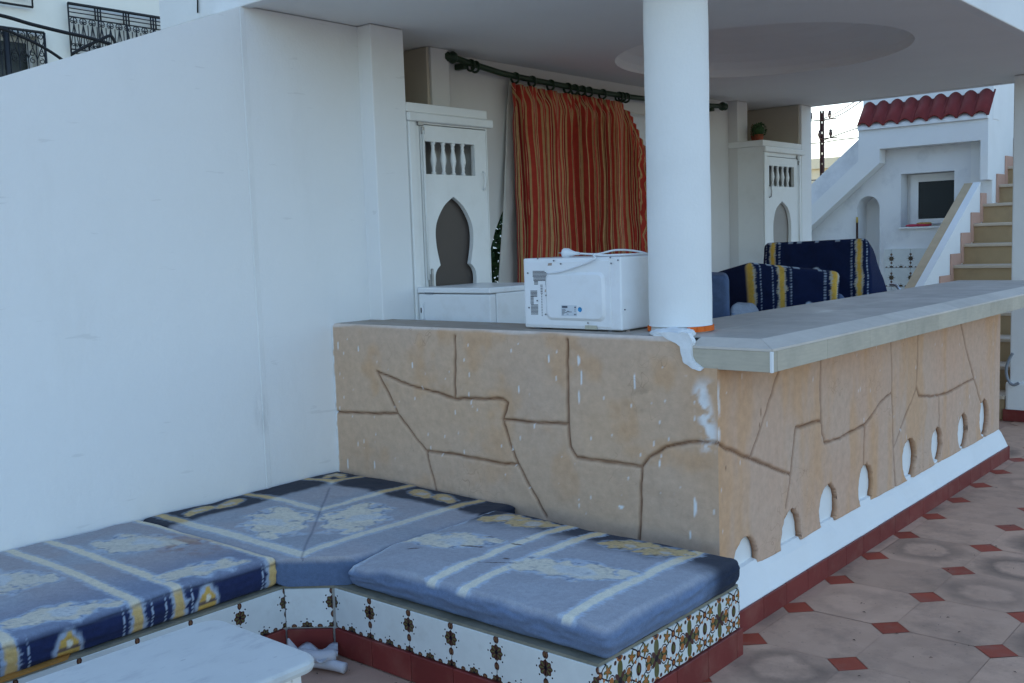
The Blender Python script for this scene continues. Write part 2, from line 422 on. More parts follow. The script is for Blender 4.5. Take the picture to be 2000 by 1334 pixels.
# ================================================================== BAR COUNTER
bar = thing('bar_counter', 'beige plastered bar with incised stone pattern, grey tiled counter top and red skirting', 'bar counter', (0, 0, 0))
H = 1.110; DB = 3.628; HS = 1.081; TS = .080; SO = .218
SANDM = None
def sand_mat():
    m, nt, nd, lk, b = base_mat('sand_plaster')
    a = nd.new('ShaderNodeAttribute'); a.attribute_name = 'Col'
    v = pos(nt)
    f = ramp(nt, noise(nt, 26, 5, .65, v), [(.25, (.88,) * 3), (.75, (1.1,) * 3)])
    c = mixc(nt, 1., a.outputs['Color'], f, 'MULTIPLY')
    ck = nd.new('ShaderNodeTexVoronoi'); ck.feature = 'DISTANCE_TO_EDGE'; ck.inputs['Scale'].default_value = 4.2
    wv = nd.new('ShaderNodeVectorMath'); wv.operation = 'ADD'
    wn_ = nd.new('ShaderNodeTexNoise'); wn_.inputs['Scale'].default_value = 5; lk.new(v, wn_.inputs['Vector'])
    lk.new(v, wv.inputs[0]); lk.new(wn_.outputs['Color'], wv.inputs[1]); lk.new(wv.outputs[0], ck.inputs['Vector'])
    cr = S(nt, ramp(nt, ck.outputs['Distance'], [(0, (1, 1, 1)), (.012, (0, 0, 0))])) * S(nt, ramp(nt, noise(nt, 2.2, 3, .5, v), [(.52, (0, 0, 0)), (.62, (1, 1, 1))])) * .35
    c = mixc(nt, cr, c, lin((120, 86, 60)))
    lk.new(c, b.inputs['Base Color']); b.inputs['Roughness'].default_value = .9; b.inputs['Specular IOR Level'].default_value = .15
    h = S(nt, noise(nt, 14, 4, .6, v)) * 1.3 + S(nt, noise(nt, 130, 3, .6, v)) * .35
    bump(nt, b, h.k, .35, .005); return m
SANDM = sand_mat()
SAND = np.array(lin((206, 172, 141))); SAND_P = np.array(lin((198, 172, 152))); SAND_O = np.array(lin((204, 160, 120)))
GROOVE = np.array(lin((116, 82, 58))); SPLASH = np.array((.80, .80, .80)); GREYST = np.array(lin((128, 112, 94)))
def seg_dist(S_, Z_, segs):
    d = np.full(S_.shape, 9.)
    for (a, b) in segs:
        a = np.array(a); b = np.array(b); ab = b - a; L = ab @ ab + 1e-12
        t = np.clip(((S_ - a[0]) * ab[0] + (Z_ - a[1]) * ab[1]) / L, 0, 1)
        d = np.minimum(d, np.hypot(S_ - a[0] - t * ab[0], Z_ - a[1] - t * ab[1]))
    return d
def smooth_poly(pts, n=6):
    return [tuple(p) for p in spline(pts, n)] if len(pts) > 2 else pts
def polysegs(polys):
    out = []
    for P in polys:
        for a, b in zip(P[:-1], P[1:]): out.append((a, b))
    return out
def stone_face(s0, s1, z0, z1, polys, barriers, to3d, holes, colour, step=.0068, seed=0, cut=None):
    ns = int(round((s1 - s0) / step)); nz = int(round((z1 - z0) / step))
    s = np.linspace(s0, s1, ns + 1); z = np.linspace(z0, z1, nz + 1)
    Sg, Zg = np.meshgrid(s, z, indexing='ij')
    # hand-drawn wobble of the grooves
    Sw = Sg + (vn(Sg, Zg, 30, 3 + seed) - .5) * .006; Zw = Zg + (vn(Sg, Zg, 30, 5 + seed) - .5) * .006
    segs = polysegs(polys); dg = seg_dist(Sw, Zw, segs)
    wid = .0048 + .0026 * vn(Sg, Zg, 9, 8 + seed)
    dep = .013 * np.exp(-(dg / wid) ** 2)
    ed = np.minimum(sst(0, .05, Sg - s0), sst(0, .05, s1 - Sg))
    dep = dep + (fbm(Sg, Zg, 5, 11 + seed, 3) - .5) * .012 * ed + (fbm(Sg, Zg, 26, 14 + seed, 3) - .5) * .0035 * ed
    # rounded top arris
    dep = dep + .012 * sst(.014, 0, z1 - Zg) * (1 if s0 < -1 else 0)
    sdf = np.full(Sg.shape, 9.)
    for (hs_, hz, a, b2) in holes:
        rr = np.hypot((Sg - hs_) / a, np.where(Zg > hz, (Zg - hz) / b2, (Zg - hz) / (b2 * 1.05)))
        sdf = np.minimum(sdf, (rr - 1) * min(a, b2) + (vn(Sg, Zg, 60, 21) - .5) * .007)
    S2, Z2 = Sg.copy(), Zg.copy()
    if holes:
        gs, gz = np.gradient(sdf, step); gl = np.hypot(gs, gz) + 1e-6
        near = np.abs(sdf) < step * 1.0
        S2 = np.where(near, Sg - sdf * gs / gl ** 2, Sg); Z2 = np.where(near, Zg - sdf * gz / gl ** 2, Zg)
    # cells
    Cs = (Sg[:-1, :-1] + Sg[1:, 1:]) / 2; Cz = (Zg[:-1, :-1] + Zg[1:, 1:]) / 2
    keep = np.ones(Cs.shape, bool)
    if holes:
        sc = (sdf[:-1, :-1] + sdf[1:, 1:] + sdf[1:, :-1] + sdf[:-1, 1:]) / 4; keep = sc > 0
    if cut: keep &= ~cut(Cs, Cz)
    db = seg_dist(Cs, Cz, segs + polysegs(barriers)); wall = (db < step * .72) | ~keep
    lab = np.full(Cs.shape, -1); cur = 0
    for i in range(ns):
        for j in range(nz):
            if wall[i, j] or lab[i, j] >= 0: continue
            st = [(i, j)]; lab[i, j] = cur
            while st:
                a, b = st.pop()
                for p, q_ in ((a + 1, b), (a - 1, b), (a, b + 1), (a, b - 1)):
                    if 0 <= p < ns and 0 <= q_ < nz and not wall[p, q_] and lab[p, q_] < 0:
                        lab[p, q_] = cur; st.append((p, q_))
            cur += 1
    cnt = np.bincount(lab[lab >= 0].ravel(), minlength=cur)
    for k in range(cur):
        if cnt[k] < 60: lab[lab == k] = -1
    for it in range(400):
        un = (lab < 0) & keep
        if not un.any(): break
        nl = lab.copy()
        for ax, sh in ((0, 1), (0, -1), (1, 1), (1, -1)):
            r_ = np.roll(lab, sh, ax)
            if ax == 0: r_[0 if sh > 0 else -1, :] = -1
            else: r_[:, 0 if sh > 0 else -1] = -1
            nl = np.where((nl < 0) & (r_ >= 0) & keep, r_, nl)
        lab = nl
    colr = colour(Sg, Zg, dg, wid)
    P3 = to3d(S2, Z2, dep); idx = np.arange(Sg.size).reshape(Sg.shape)
    for k in sorted(set(lab[keep].ravel()) - {-1}):
        ii, jj = np.where((lab == k) & keep)
        q4 = np.stack([idx[ii, jj], idx[ii + 1, jj], idx[ii + 1, jj + 1], idx[ii, jj + 1]], 1)
        used, inv = np.unique(q4.ravel(), return_inverse=True)
        Fq = inv.reshape(-1, 4).tolist()
        Vq = P3.reshape(-1, 3)[used]; Cq = colr.reshape(-1, 3)[used]
        if holes:     # give the cut edges of the openings their thickness
            ed_ = {}
            for f in Fq:
                for a, b in zip(f, f[1:] + f[:1]):
                    if (b, a) in ed_: ed_.pop((b, a))
                    else: ed_[(a, b)] = 1
            sd = sdf.ravel()[used]; zz = Zg.ravel()[used]
            Vl = Vq.tolist(); Cl = Cq.tolist(); nmap = {}
            for (a, b) in ed_:
                if (sd[a] < step * 1.6 and sd[b] < step * 1.6) or (zz[a] < z0 + 1e-6 and zz[b] < z0 + 1e-6):
                    for t in (a, b):
                        if t not in nmap:
                            nmap[t] = len(Vl); p = to3d(S2.ravel()[used[t]:used[t] + 1], Z2.ravel()[used[t]:used[t] + 1], np.array([.026]))[0]
                            Vl.append(p.tolist()); Cl.append((GROOVE * 1.25).tolist())
                    Fq.append([b, a, nmap[a], nmap[b]])
            Vq = np.array(Vl); Cq = np.array(Cl)
        meshobj('stone_panel', Vq, Fq, SANDM, bar, True, Cq)

def yline(l): return [(lambda P: (P[0], P[2]))(bp(u, v, 'y', 0)) for u, v in l]
def xline(l): return [(lambda P: (P[1], P[2]))(bp(u, v, 'x', 0)) for u, v in l]
fp = [yline(l) for l in (
    [(655, 804), (690, 806), (730, 808), (775, 807)], [(735, 726), (757, 768), (776, 808), (806, 850), (833, 882)], [(833, 882), (840, 915), (852, 960)],
    [(735, 726), (800, 752), (845, 766), (888, 779), (940, 779), (980, 780), (990, 788), (985, 805), (980, 820), (1040, 825), (1110, 828)],
    [(888, 656), (889, 700), (888, 779)], [(1107, 664), (1108, 740), (1110, 828), (1113, 872), (1126, 893), (1190, 903), (1253, 912)],
    [(833, 882), (880, 886), (940, 898), (985, 906), (1012, 908)], [(981, 822), (998, 870), (1012, 908), (1040, 960), (1066, 1008)],
    [(1253, 912), (1251, 970), (1248, 1060)], [(1253, 912), (1268, 893), (1300, 874), (1345, 864), (1380, 863), (1404, 867)])]
fb = [yline(l) for l in ([(888, 656), (888, 600)], [(1107, 664), (1107, 600)], [(640, 804), (660, 804)], [(852, 960), (880, 1080)], [(1066, 1008), (1120, 1150)], [(1248, 1040), (1240, 1300)])]
sp = [xline(l) for l in (
    [(1402, 867), (1430, 880), (1466, 896), (1505, 912), (1545, 927)], [(1524, 716), (1505, 780), (1485, 840), (1466, 896)],
    [(1545, 927), (1540, 960), (1535, 990)], [(1545, 927), (1549, 880), (1555, 836), (1580, 829), (1606, 822)],
    [(1603, 690), (1604, 780), (1606, 845), (1611, 866), (1640, 856), (1690, 830)], [(1690, 830), (1703, 812), (1720, 786), (1741, 768)],
    [(1690, 830), (1689, 870), (1688, 910)], [(1740, 655), (1742, 770), (1745, 860), (1749, 950)], [(1748, 872), (1765, 825), (1790, 762)],
    [(1794, 640), (1791, 755), (1797, 773), (1820, 775), (1850, 768), (1903, 740)], [(1833, 772), (1834, 836)],
    [(1874, 620), (1890, 690), (1904, 742), (1918, 792)])]
sb = [xline(l) for l in ([(1535, 985), (1525, 1100)], [(1688, 905), (1680, 990)], [(1749, 945), (1752, 960)], [(1834, 836), (1834, 870)], [(1918, 790), (1922, 800)])]
def col_front(Sg, Zg, dg, wid):
    n1 = fbm(Sg, Zg, 2.6, 31, 4)[..., None]; n2 = fbm(Sg, Zg, 6, 41, 4)[..., None]
    c = SAND * (1 - n1) + SAND_P * n1
    c = c * (1 - .55 * sst(.52, .75, n2)) + SAND_O * (.55 * sst(.52, .75, n2))
    low = sst(.75, .3, Zg)[..., None] * .45                        # worn and greyer towards the seat
    c = c * (1 - low) + SAND_P * low
    co = (sst(-.22, -.03, Sg) * sst(.2, .9, Zg))[..., None] * .5     # ochre stain at the corner
    c = c * (1 - co) + SAND_O * co
    gst = (sst(.09, .0, np.hypot((Sg + .33) * 1.2, Zg - .86)) * sst(.45, .62, fbm(Sg, Zg, 22, 51, 3)))[..., None] * .5
    c = c * (1 - gst) + GREYST * gst
    # white paint: smear below the plaster patch, drips and splashes
    sm = sst(.05, .012, np.abs(Sg + .055 - (vn(Zg, Zg * 0, 14, 61) - .5) * .05)) * sst(.66, .72, Zg) * sst(.99, .9, Zg) * sst(.34, .55, fbm(Sg, Zg, 26, 62, 4))
    top = sst(.010, .003, 1.110 - Zg - .02 * (vn(Sg, Zg * 0, 5, 63) - .3)) * .4
    w = np.maximum(sm * .85, top)
    w = np.maximum(w, sst(.007, .003, Sg + W - .010 * vn(Zg, Zg * 0, 30, 77)) * .95)
    for (a, b, l, r_) in [(-2.13, 1.0, .02, .004), (-1.98, .99, .012, .003), (-1.6, .93, .015, .003), (-.95, .86, .02, .004), (-.62, .93, .03, .004), (-.63, 1.0, .025, .005),
                          (-.63, .85, .035, .004), (-.78, 1.0, .02, .004), (-.36, .93, .03, .004), (-.1, .47, .04, .006), (-.44, .42, .006, .013), (-.25, .62, .015, .004), (-2.1, .4, .03, .004), (-1.9, .42, .025, .003), (-1.2, .75, .012, .003), (-1.0, .6, .01, .003), (-.12, .36, .02, .004)]:
        w = np.maximum(w, sst(1.15, .75, np.hypot((Sg - a) / r_, (Zg - b) / l)))
    r2 = np.random.default_rng(3)
    for k in range(90):
        a, b = r2.uniform(-2.15, -.02), r2.uniform(.36, 1.08); l = r2.uniform(.004, .012); r_ = r2.uniform(.002, .0035)
        w = np.maximum(w, .7 * sst(1.2, .7, np.hypot((Sg - a) / r_, (Zg - b) / l)))
    w = w[..., None]
    g_ = np.exp(-(dg / (wid * 1.05)) ** 2)[..., None]; c = c * (1 - .82 * g_) + GROOVE * .82 * g_
    return c * (1 - w) + SPLASH * w
def col_side(Sg, Zg, dg, wid):
    n1 = fbm(Sg, Zg, 2.6, 71, 4)[..., None]; n2 = fbm(Sg, Zg, 5, 81, 4)[..., None]
    PK = np.array(lin((204, 165, 139)))
    c = PK * (1 - n1) + SAND_P * n1
    st = (sst(.5, .75, fbm(Sg * 3.5, Zg * .8, 2.2, 91, 4)))[..., None] * .6
    c = c * (1 - st) + SAND_O * st
    co = sst(.16, .02, Sg)[..., None] * .7; c = c * (1 - co) + SAND_O * co
    for (a, b, w_) in ((1.52, .4, .07), (1.72, .42, .05)):
        t = (sst(1, .2, np.abs(Sg - a) / w_) * sst(.62, .5, Zg))[..., None] * .45; c = c * (1 - t) + SAND_O * t
    w = np.zeros(Sg.shape); r2 = np.random.default_rng(5)
    for k in range(40):
        a, b = r2.uniform(0.02, 3.5), r2.uniform(.25, .95); l = r2.uniform(.006, .014); r_ = r2.uniform(.002, .004)
        w = np.maximum(w, .55 * sst(1.2, .7, np.hypot((Sg - a) / r_, (Zg - b) / l)))
    w = np.maximum(w, .8 * sst(.03, .008, Sg) * sst(.70, .76, Zg) * sst(.98, .9, Zg) * sst(.4, .6, fbm(Sg, Zg, 26, 64, 4)))
    w = w[..., None]
    dk = np.zeros(Sg.shape)
    for (a, b, l) in ((.34, .79, .018), (.325, .74, .01), (.06, .62, .01)): dk = np.maximum(dk, sst(1.1, .6, np.hypot((Sg - a) / .006, (Zg - b) / l)))
    g_ = np.maximum(np.exp(-(dg / (wid * 1.05)) ** 2), dk)[..., None]; c = c * (1 - .82 * g_) + GROOVE * .82 * g_
    return c * (1 - w) + SPLASH * w
def f3(s, z, d): return np.stack([s, np.zeros_like(s) + d, z], -1)
def s3(s, z, d): return np.stack([np.zeros_like(s) - d, s, z], -1)
stone_face(-W + .001, 0, 0.0, H, fp, fb, f3, [], col_front, seed=0, cut=lambda a, b: (a > -.112) & (b > HS - TS))
HOLES = [(.207, .215, .098, .105), (.599, .222, .096, .122), (.981, .266, .098, .104), (1.412, .272, .095, .109), (1.997, .298, .098, .108), (2.426, .298, .090, .099), (2.886, .302, .092, .103), (3.30, .316, .090, .114)]
stone_face(0, DB, .19, HS - TS + .004, sp, sb, s3, HOLES, col_side, seed=1)
# white body behind the sand coloured coat, plinth, ledge
box('bar_body', -W + .002, -.135, .02, .325, 0, H - .032, WHITE, bar)
box('bar_body', -.134, -.03, .02, .325, 0, HS - TS - .003, WHITE, bar)
box('bar_body', -.32, -.0265, .33, DB - .002, 0, HS - TS - .003, WHITE, bar)
endc = np.tile(SAND, (8, 1))
bm = bmesh.new(); addbox(bm, -.3, -.004, DB - .0015, DB + .012, .16, HS - TS - .002, .004); o = bmobj('bar_end', bm, M('sand_end', tuple(lin((196, 160, 128))), .9, .1, 6, 60, .3), bar)
LEDGE = M('ledge_render', lin((170, 158, 146)), .9, .08, 5, 60, .35, .004, .2, dirt=lin((200, 198, 196)), dirts=6, dirta=.5)
bm = bmesh.new(); addbox(bm, -W + .003, -.215, .0125, .332, H - .03, H - .0005, .006, 2); bmobj('ledge', bm, LEDGE, bar)
prof = [(-.06, .21), (-.012, .202), (.012, .165), (.036, .115), (.05, .086), (.05, -.004), (-.06, -.004)]
npl = 90; V = []; Fc = []
for i in range(npl + 1):
    y = -.1 + (DB + .012 + .1) * i / npl
    for (a, b) in prof:
        w_ = (fbm(np.array([y]), np.array([b * 3]), 7, 5, 3)[0] - .5) * .018 if b > .09 else 0
        V.append((a + w_ * .5, y, b + (w_ if b > .15 else 0)))
k = len(prof)
for i in range(npl):
    for j in range(k):
        Fc.append((i * k + j, i * k + (j + 1) % k, (i + 1) * k + (j + 1) % k, (i + 1) * k + j))
Fc += [tuple(range(k)), tuple(npl * k + j for j in range(k))]
meshobj('plinth', V, Fc, WHITE, bar)
for i in range(19):
    y0 = .032 + .2 * i - .2; y1 = min(y0 + .1975, DB + .022)
    if y1 - y0 > .02: box('skirting_tile', .0505, .0605, y0, y1, -.003, .084 + random.uniform(-.001, .001), REDT, bar, .002, 1)
box('skirting_tile', -.1, .0600, DB + .013, DB + .023, -.003, .0835, REDT, bar, .002, 1)

# counter slab: core, top tiles, nosing tiles, fascia tiles
def stone_tile_mat(name, c1, c2, spec=.5, rough=.35):
    m, nt, nd, lk, b = base_mat(name)
    v = pos(nt, (6, 6, 55)); v2 = pos(nt)
    c = mixc(nt, noise(nt, 2.2, 5, .65, v), c1, c2)
    c = mixc(nt, S(nt, ramp(nt, noise(nt, 5, 5, .65, v2), [(.45, (0, 0, 0)), (.7, (1, 1, 1))])) * .35, c, tuple(x * .68 for x in c1))
    oi = nd.new('ShaderNodeObjectInfo'); c = mixc(nt, 1., c, ramp(nt, oi.outputs['Random'], [(0, (.92,) * 3), (1, (1.07,) * 3)]), 'MULTIPLY')
    lk.new(c, b.inputs['Base Color']); b.inputs['Specular IOR Level'].default_value = spec
    rg = ramp(nt, noise(nt, 7, 4, .6, v2), [(.3, (rough,) * 3), (.75, (rough + .3,) * 3)]); lk.new(rg, b.inputs['Roughness'])
    bump(nt, b, noise(nt, 40, 3, .6, v2), .08, .002); return m
TOPT = stone_tile_mat('counter_top_tile', lin((174, 166, 158)), lin((192, 184, 174)), .4, .4)
NOST = stone_tile_mat('counter_nosing_tile', lin((202, 192, 180)), lin((216, 206, 194)), .4, .5)
FAST = stone_tile_mat('counter_fascia_tile', lin((166, 158, 142)), lin((196, 186, 166)), .4, .45)
YE = 4.45; HT = 1.107; NW = .088; XI = -.50
prism('slab_core', [(-.112, .012), (SO - .009, .012), (SO - .009, YE - .004), (XI, YE - .004), (XI, .34), (-.112, .34)], XY, HS - TS, HS - .009, GROUT, bar)
XB = SO - NW
prism('slab_core', [(-.110, NW), (XB, NW), (XB, YE - .005), (XI + .001, YE - .005), (XI + .001, .341), (-.110, .341)], XY, HS - .0088, HT - .007, GROUT, bar)
def wedge(pts):
    """sloped nosing tile: outer edge low, inner edge level with the top; pts = outer a, outer b, inner b, inner a"""
    (a, b, c, d) = pts; V = [(*a, HS), (*b, HS), (*c, HT), (*d, HT), (*a, HS - .0085), (*b, HS - .0085), (*c, HT - .0085), (*d, HT - .0085)]
    meshobj('nosing_tile', V, [(0, 1, 2, 3), (7, 6, 5, 4), (0, 4, 5, 1), (1, 5, 6, 2), (2, 6, 7, 3), (3, 7, 4, 0)], NOST, bar)
ys = [.0015]
while ys[-1] < YE - .1: ys.append(min(ys[-1] + .415, YE))
for a, b in zip(ys[:-1], ys[1:]):
    if a < .01:
        wedge([(SO, .0018), (SO, b - .0008), (XB, b - .0008), (XB, NW)]); wedge([(-.113, .0010), (SO - .0014, .0010), (XB - .0012, NW - .0004), (-.113, NW - .0004)])
        box('top_tile', -.213, XB - .0015, NW + .001, .338, HT - .0068, HT - .0004, TOPT, bar, .0008, 1)
        box('top_tile', XI, XB - .0015, .3395, b - .001, HT - .0068, HT - .0004, TOPT, bar, .0008, 1)
    else:
        wedge([(SO, a + .0008), (SO, b - .0008), (XB, b - .0008), (XB, a + .0008)])
        box('top_tile', -.186, XB - .0015, a + .0005, b - .001, HT - .0068, HT - .0004, TOPT, bar, .0008, 1)
        box('top_tile', XI, -.188, a + .0005, b - .001, HT - .0068, HT - .0004, TOPT, bar, .0008, 1)
box('slab_inner_edge', XI - .008, XI - .0005, .34, YE, HS - TS, HT - .001, FAST, bar, .001, 1)
box('slab_end', XI, SO - .01, YE - .0035, YE + .004, HS - TS, HS - .009, FAST, bar, .001, 1)
ys = [.042]
while ys[-1] < YE - .1: ys.append(min(ys[-1] + .43, YE))
for a, b in zip([.0115] + ys[:-1], [.0405] + ys[1:]):
    box('fascia_tile', SO - .0085, SO - .001, a, b - .0015, HS - TS - .003, HS - .0092, FAST, bar, .0008, 1)
box('fascia_tile', -.112, SO - .010, .003, .0115, HS - TS - .003, HS - .0092, FAST, bar, .0008, 1)
box('corner_trim', SO - .0098, SO + .0012, -.001, .0113, HS - TS - .004, HS - .0090, WHITE2, bar, .002)
# lumpy white plaster patch where the column stands
pp = [(1292, 650), (1300, 648), (1344, 650), (1350, 662), (1350, 678), (1350, 698), (1358, 709), (1370, 718), (1366, 724), (1352, 722), (1338, 710), (1331, 692), (1328, 676), (1316, 668), (1302, 662)]
P2 = [(lambda P: (P[0], P[2]))(bp(u, v, 'y', -.012)) for u, v in pp]
pt = prism('plaster_patch', P2, XZ, -.010, .014, PLASTER, bar)
bm = bmesh.new(); bm.from_mesh(pt.data)
bmesh.ops.triangulate(bm, faces=bm.faces); bmesh.ops.subdivide_edges(bm, edges=bm.edges, cuts=3, use_grid_fill=True)
for v in bm.verts:
    if v.co.y < 0: v.co.y = -.0045 - .010 * vn(v.co.x, v.co.z, 25, 4)
    v.co.x += (vn(v.co.x, v.co.z, 45, 6) - .5) * .012; v.co.z += (vn(v.co.x, v.co.z, 45, 7) - .5) * .012
bm.to_mesh(pt.data); bm.free()
bm = bmesh.new(); bmesh.ops.create_icosphere(bm, subdivisions=4, radius=1)
for v in bm.verts:
    n_ = fbm(v.co.x + v.co.z, v.co.y - v.co.z, 4, 3, 3) - .5
    v.co = Vector((-.245 + v.co.x * .085 * (1 + n_ * .6), .10 + v.co.y * .085 * (1 + n_ * .5), H + .004 + v.co.z * .020 * (1 + n_)))
bmobj('plaster_lump', bm, PLASTER, bar, True)

# ------------------------------------------------------------------ round column on the counter
cl = thing('round_column', 'round white column standing on the bar corner with orange brick ring at its foot', 'column', (-.312, .268, HT))
CXY = (-.312, .268); rC = .1255
prof = [(rC + .002, H + .022), (rC, HS + .06)] + [(rC + random.uniform(-.0012, .0012), HS + .06 + (ZC - .065 - HS) * i / 14) for i in range(1, 15)] + [(rC, ZC - .003)]
lathe('shaft', prof, (*CXY, 0), WHITE, cl, 64)
lathe('core', [(rC - .004, HT - .002), (rC - .004, H), (rC - .006, H + .03)], (*CXY, 0), GROUT, cl, 32)
def arcbrick(a0, a1, r0, r1, z0, z1):
    V = []; N = 6
    for i in range(N + 1):
        a = a0 + (a1 - a0) * i / N
        for r_, z in ((r0, z0), (r1, z0), (r1, z1), (r0, z1)): V.append((CXY[0] + r_ * math.cos(a), CXY[1] + r_ * math.sin(a), z))
    Fq = []
    for i in range(N):
        for j in range(4): Fq.append((i * 4 + j, i * 4 + (j + 1) % 4, i * 4 + 4 + (j + 1) % 4, i * 4 + 4 + j))
    Fq += [(3, 2, 1, 0), (N * 4, N * 4 + 1, N * 4 + 2, N * 4 + 3)]
    meshobj('brick', V, Fq, TERRA, cl)
for a0, a1 in ((-47, -31), (-30, -14.5), (-13.5, 16), (17, 50), (-155, -136), (-178, -157)):
    arcbrick(R(a0), R(a1), rC - .03, rC + .006 + random.uniform(-.001, .002), H + .0006, H + .021)

# ================================================================== TILED CORNER BENCH
bench = thing('corner_bench', 'low built-in corner bench faced with patterned white tiles and red skirting', 'bench', (-1.6, -1.2, 0))
ZB = .254; YB = -.973; XR = .147; HK = .095
XLB = -1.195
outline = [(XR - .012, YB + .012), (XR - .012, -.125), (-.002, -.125), (-.002, -.004), (-W + .002, -.004), (-W + .002, -3.4), (XLB - .012, -3.4), (XLB - .012, -1.085), (-1.053, YB + .012)]
prism('bench_body', outline, XY, 0, ZB - .012, GROUT, bench)
# rough concrete seat bed
def offs(d): return [(XR - .006 + d, YB + .004 - d), (XR - .006 + d, -.125), (-.003, -.125), (-.003, -.005), (-W + .003, -.005), (-W + .003, -3.4), (XLB - .004 + d, -3.4), (XLB - .004 + d, -1.08), (-1.048, YB + .004 - d)]
bt = prism('seat_bed', offs(0), XY, ZB - .0115, ZB, CONC, bench)
def motif_mat(name, dense=False):
    m, nt, nd, lk, b = base_mat(name)
    uvn = nd.new('ShaderNodeUVMap'); uvn.uv_map = 'UVMap'; spx = nd.new('ShaderNodeSeparateXYZ'); lk.new(uvn.outputs[0], spx.inputs[0])
    u = S(nt, spx.outputs[0]); v = S(nt, spx.outputs[1])
    W_ = lin((214, 218, 216)); BR = lin((74, 44, 40)); GR = lin((92, 92, 52)); OC = lin((170, 104, 52)); DK = lin((26, 22, 34))
    def polar(cu, cv): 
        x = u - cu; y = v - cv; return (x * x + y * y).sq(), y.at2(x)
    c = rgb(nt, W_)
    if not dense:
        u_ = u.mn(u * -1 + .2)                       # distance to the nearest upright joint
        def flower(c, cu, cv, sym=True, r0=.031):
            x = (u_ if sym else u) - cu; y = v - cv; r = (x * x + y * y).sq(); a = y.at2(x)
            pet = r.lt((a * 8).cos() * .0022 + (r0 - .0055))
            c = mixc(nt, pet, c, BR)
            pg = (r.lt(r0 - .008) * (a * 8).cos().gt(.35)) * r.gt(.006); c = mixc(nt, pg, c, GR)
            c = mixc(nt, r.lt(.0075), c, DK)
            dots = (r - (r0 + .0045)).ab().lt(.0024) * (a * 8).cos().gt(.8); return mixc(nt, dots, c, DK)
        def oval(c, cu, cv, ru, rv, sym=True):
            x = ((u_ if sym else u) - cu) / ru; y = (v - cv) / rv; r = (x * x + y * y)
            c = mixc(nt, r.lt(1.), c, BR); return mixc(nt, r.lt(.35), c, lin((118, 84, 60)))
        c = flower(c, .0, .095); c = oval(c, .0, .138, .0115, .0135); c = oval(c, .0, .05, .0105, .0135)
        c = flower(c, .0, .0, True, .027); c = flower(c, .1, .0, True, .027); c = oval(c, .052, .004, .010, .009)
        jo = u_.gt(.0)
    else:
        cu, cv = .1, .072
        r, a = polar(cu, cv)
        um = (u - .1).ab(); vm = (v - .072).ab()
        star = r.lt((a * 4).cos() * .028 + .036); c = mixc(nt, star, c, GR)
        c = mixc(nt, r.lt((a * 4 + 3.14159).cos() * .016 + .020), c, BR)
        c = mixc(nt, r.lt(.011), c, DK)
        # petals and scrolls in the four corners
        x = um - .062; y = vm - .050; r2 = (x * x + y * y).sq(); a2 = y.at2(x)
        c = mixc(nt, r2.lt((a2 * 5).cos() * .006 + .017), c, GR)
        c = mixc(nt, r2.lt((a2 * 5).cos() * .004 + .0095), c, OC)
        arc = (r2 - (a2 * 3).cos() * .004 - .029).ab().lt(.0028) * (a2 * 1.0).cos().gt(-.35); c = mixc(nt, arc, c, DK)
        x = um - .1; y = vm - .0; r3 = (x * x * 2.2 + y * y).sq(); c = mixc(nt, r3.lt(.021), c, BR); c = mixc(nt, r3.lt(.012), c, GR)
        x = um - .0; y = vm - .072; r3 = (x * x + y * y * 2.).sq(); c = mixc(nt, r3.lt(.016), c, OC); c = mixc(nt, r3.lt(.009), c, BR)
        x = um - .045; y = vm - .014; r3 = (x * x + y * y).sq(); c = mixc(nt, r3.lt(.011), c, OC); c = mixc(nt, (r3 - .0165).ab().lt(.002), c, DK)
        x = um - .100; y = vm - .048; r3 = (x * x + y * y).sq(); c = mixc(nt, r3.lt(.012), c, BR); c = mixc(nt, r3.lt(.006), c, OC)
        x = um - .083; y = vm - .028; r3 = (x * x + y * y).sq(); c = mixc(nt, r3.lt(.0055), c, OC)
        x = um - .024; y = vm - .062; r3 = (x * x + y * y).sq(); c = mixc(nt, r3.lt(.007), c, BR)
    pv = pos(nt)
    c = mixc(nt, 1., c, ramp(nt, noise(nt, 12, 4, .6, pv), [(.3, (.93,) * 3), (.7, (1.03,) * 3)]), 'MULTIPLY')
    c = mixc(nt, S(nt, ramp(nt, noise(nt, 8, 6, .7, pv), [(.55, (0, 0, 0)), (.75, (1, 1, 1))])) * .22, c, lin((150, 140, 128)))
    lk.new(c, b.inputs['Base Color']); b.inputs['Roughness'].default_value = .22; b.inputs['Specular IOR Level'].default_value = .5
    return m
MOTIF = motif_mat('flower_border_tile'); DENSE = motif_mat('arabesque_tile', True)
def uvtile(name, w, h, t, mat, u0=0.):
    """tile standing in local XZ plane, front at y=0 facing -Y"""
    e = .0016; V = []; 
    V += [(0, e, 0), (w, e, 0), (w, e, h), (0, e, h), (e, 0, e), (w - e, 0, e), (w - e, 0, h - e), (e, 0, h - e), (0, t, 0), (w, t, 0), (w, t, h), (0, t, h)]
    Fc = [(4, 5, 6, 7), (0, 1, 5, 4), (1, 2, 6, 5), (2, 3, 7, 6), (3, 0, 4, 7), (8, 9, 1, 0), (9, 10, 2, 1), (10, 11, 3, 2), (11, 8, 0, 3)]
    me = bpy.data.meshes.new(name); me.from_pydata(V, [], Fc); me.materials.append(mat)
    l = me.uv_layers.new(name='UVMap')
    for lp in me.loops: p = V[lp.vertex_index]; l.data[lp.index].uv = (u0 + p[0], p[2])
    me.update(); return me
TH = ZB - .010 - HK - .003
t20 = uvtile('wall_tile', .1965, TH, .009, MOTIF); d20 = uvtile('arabesque_tile', .1965, TH, .009, DENSE)
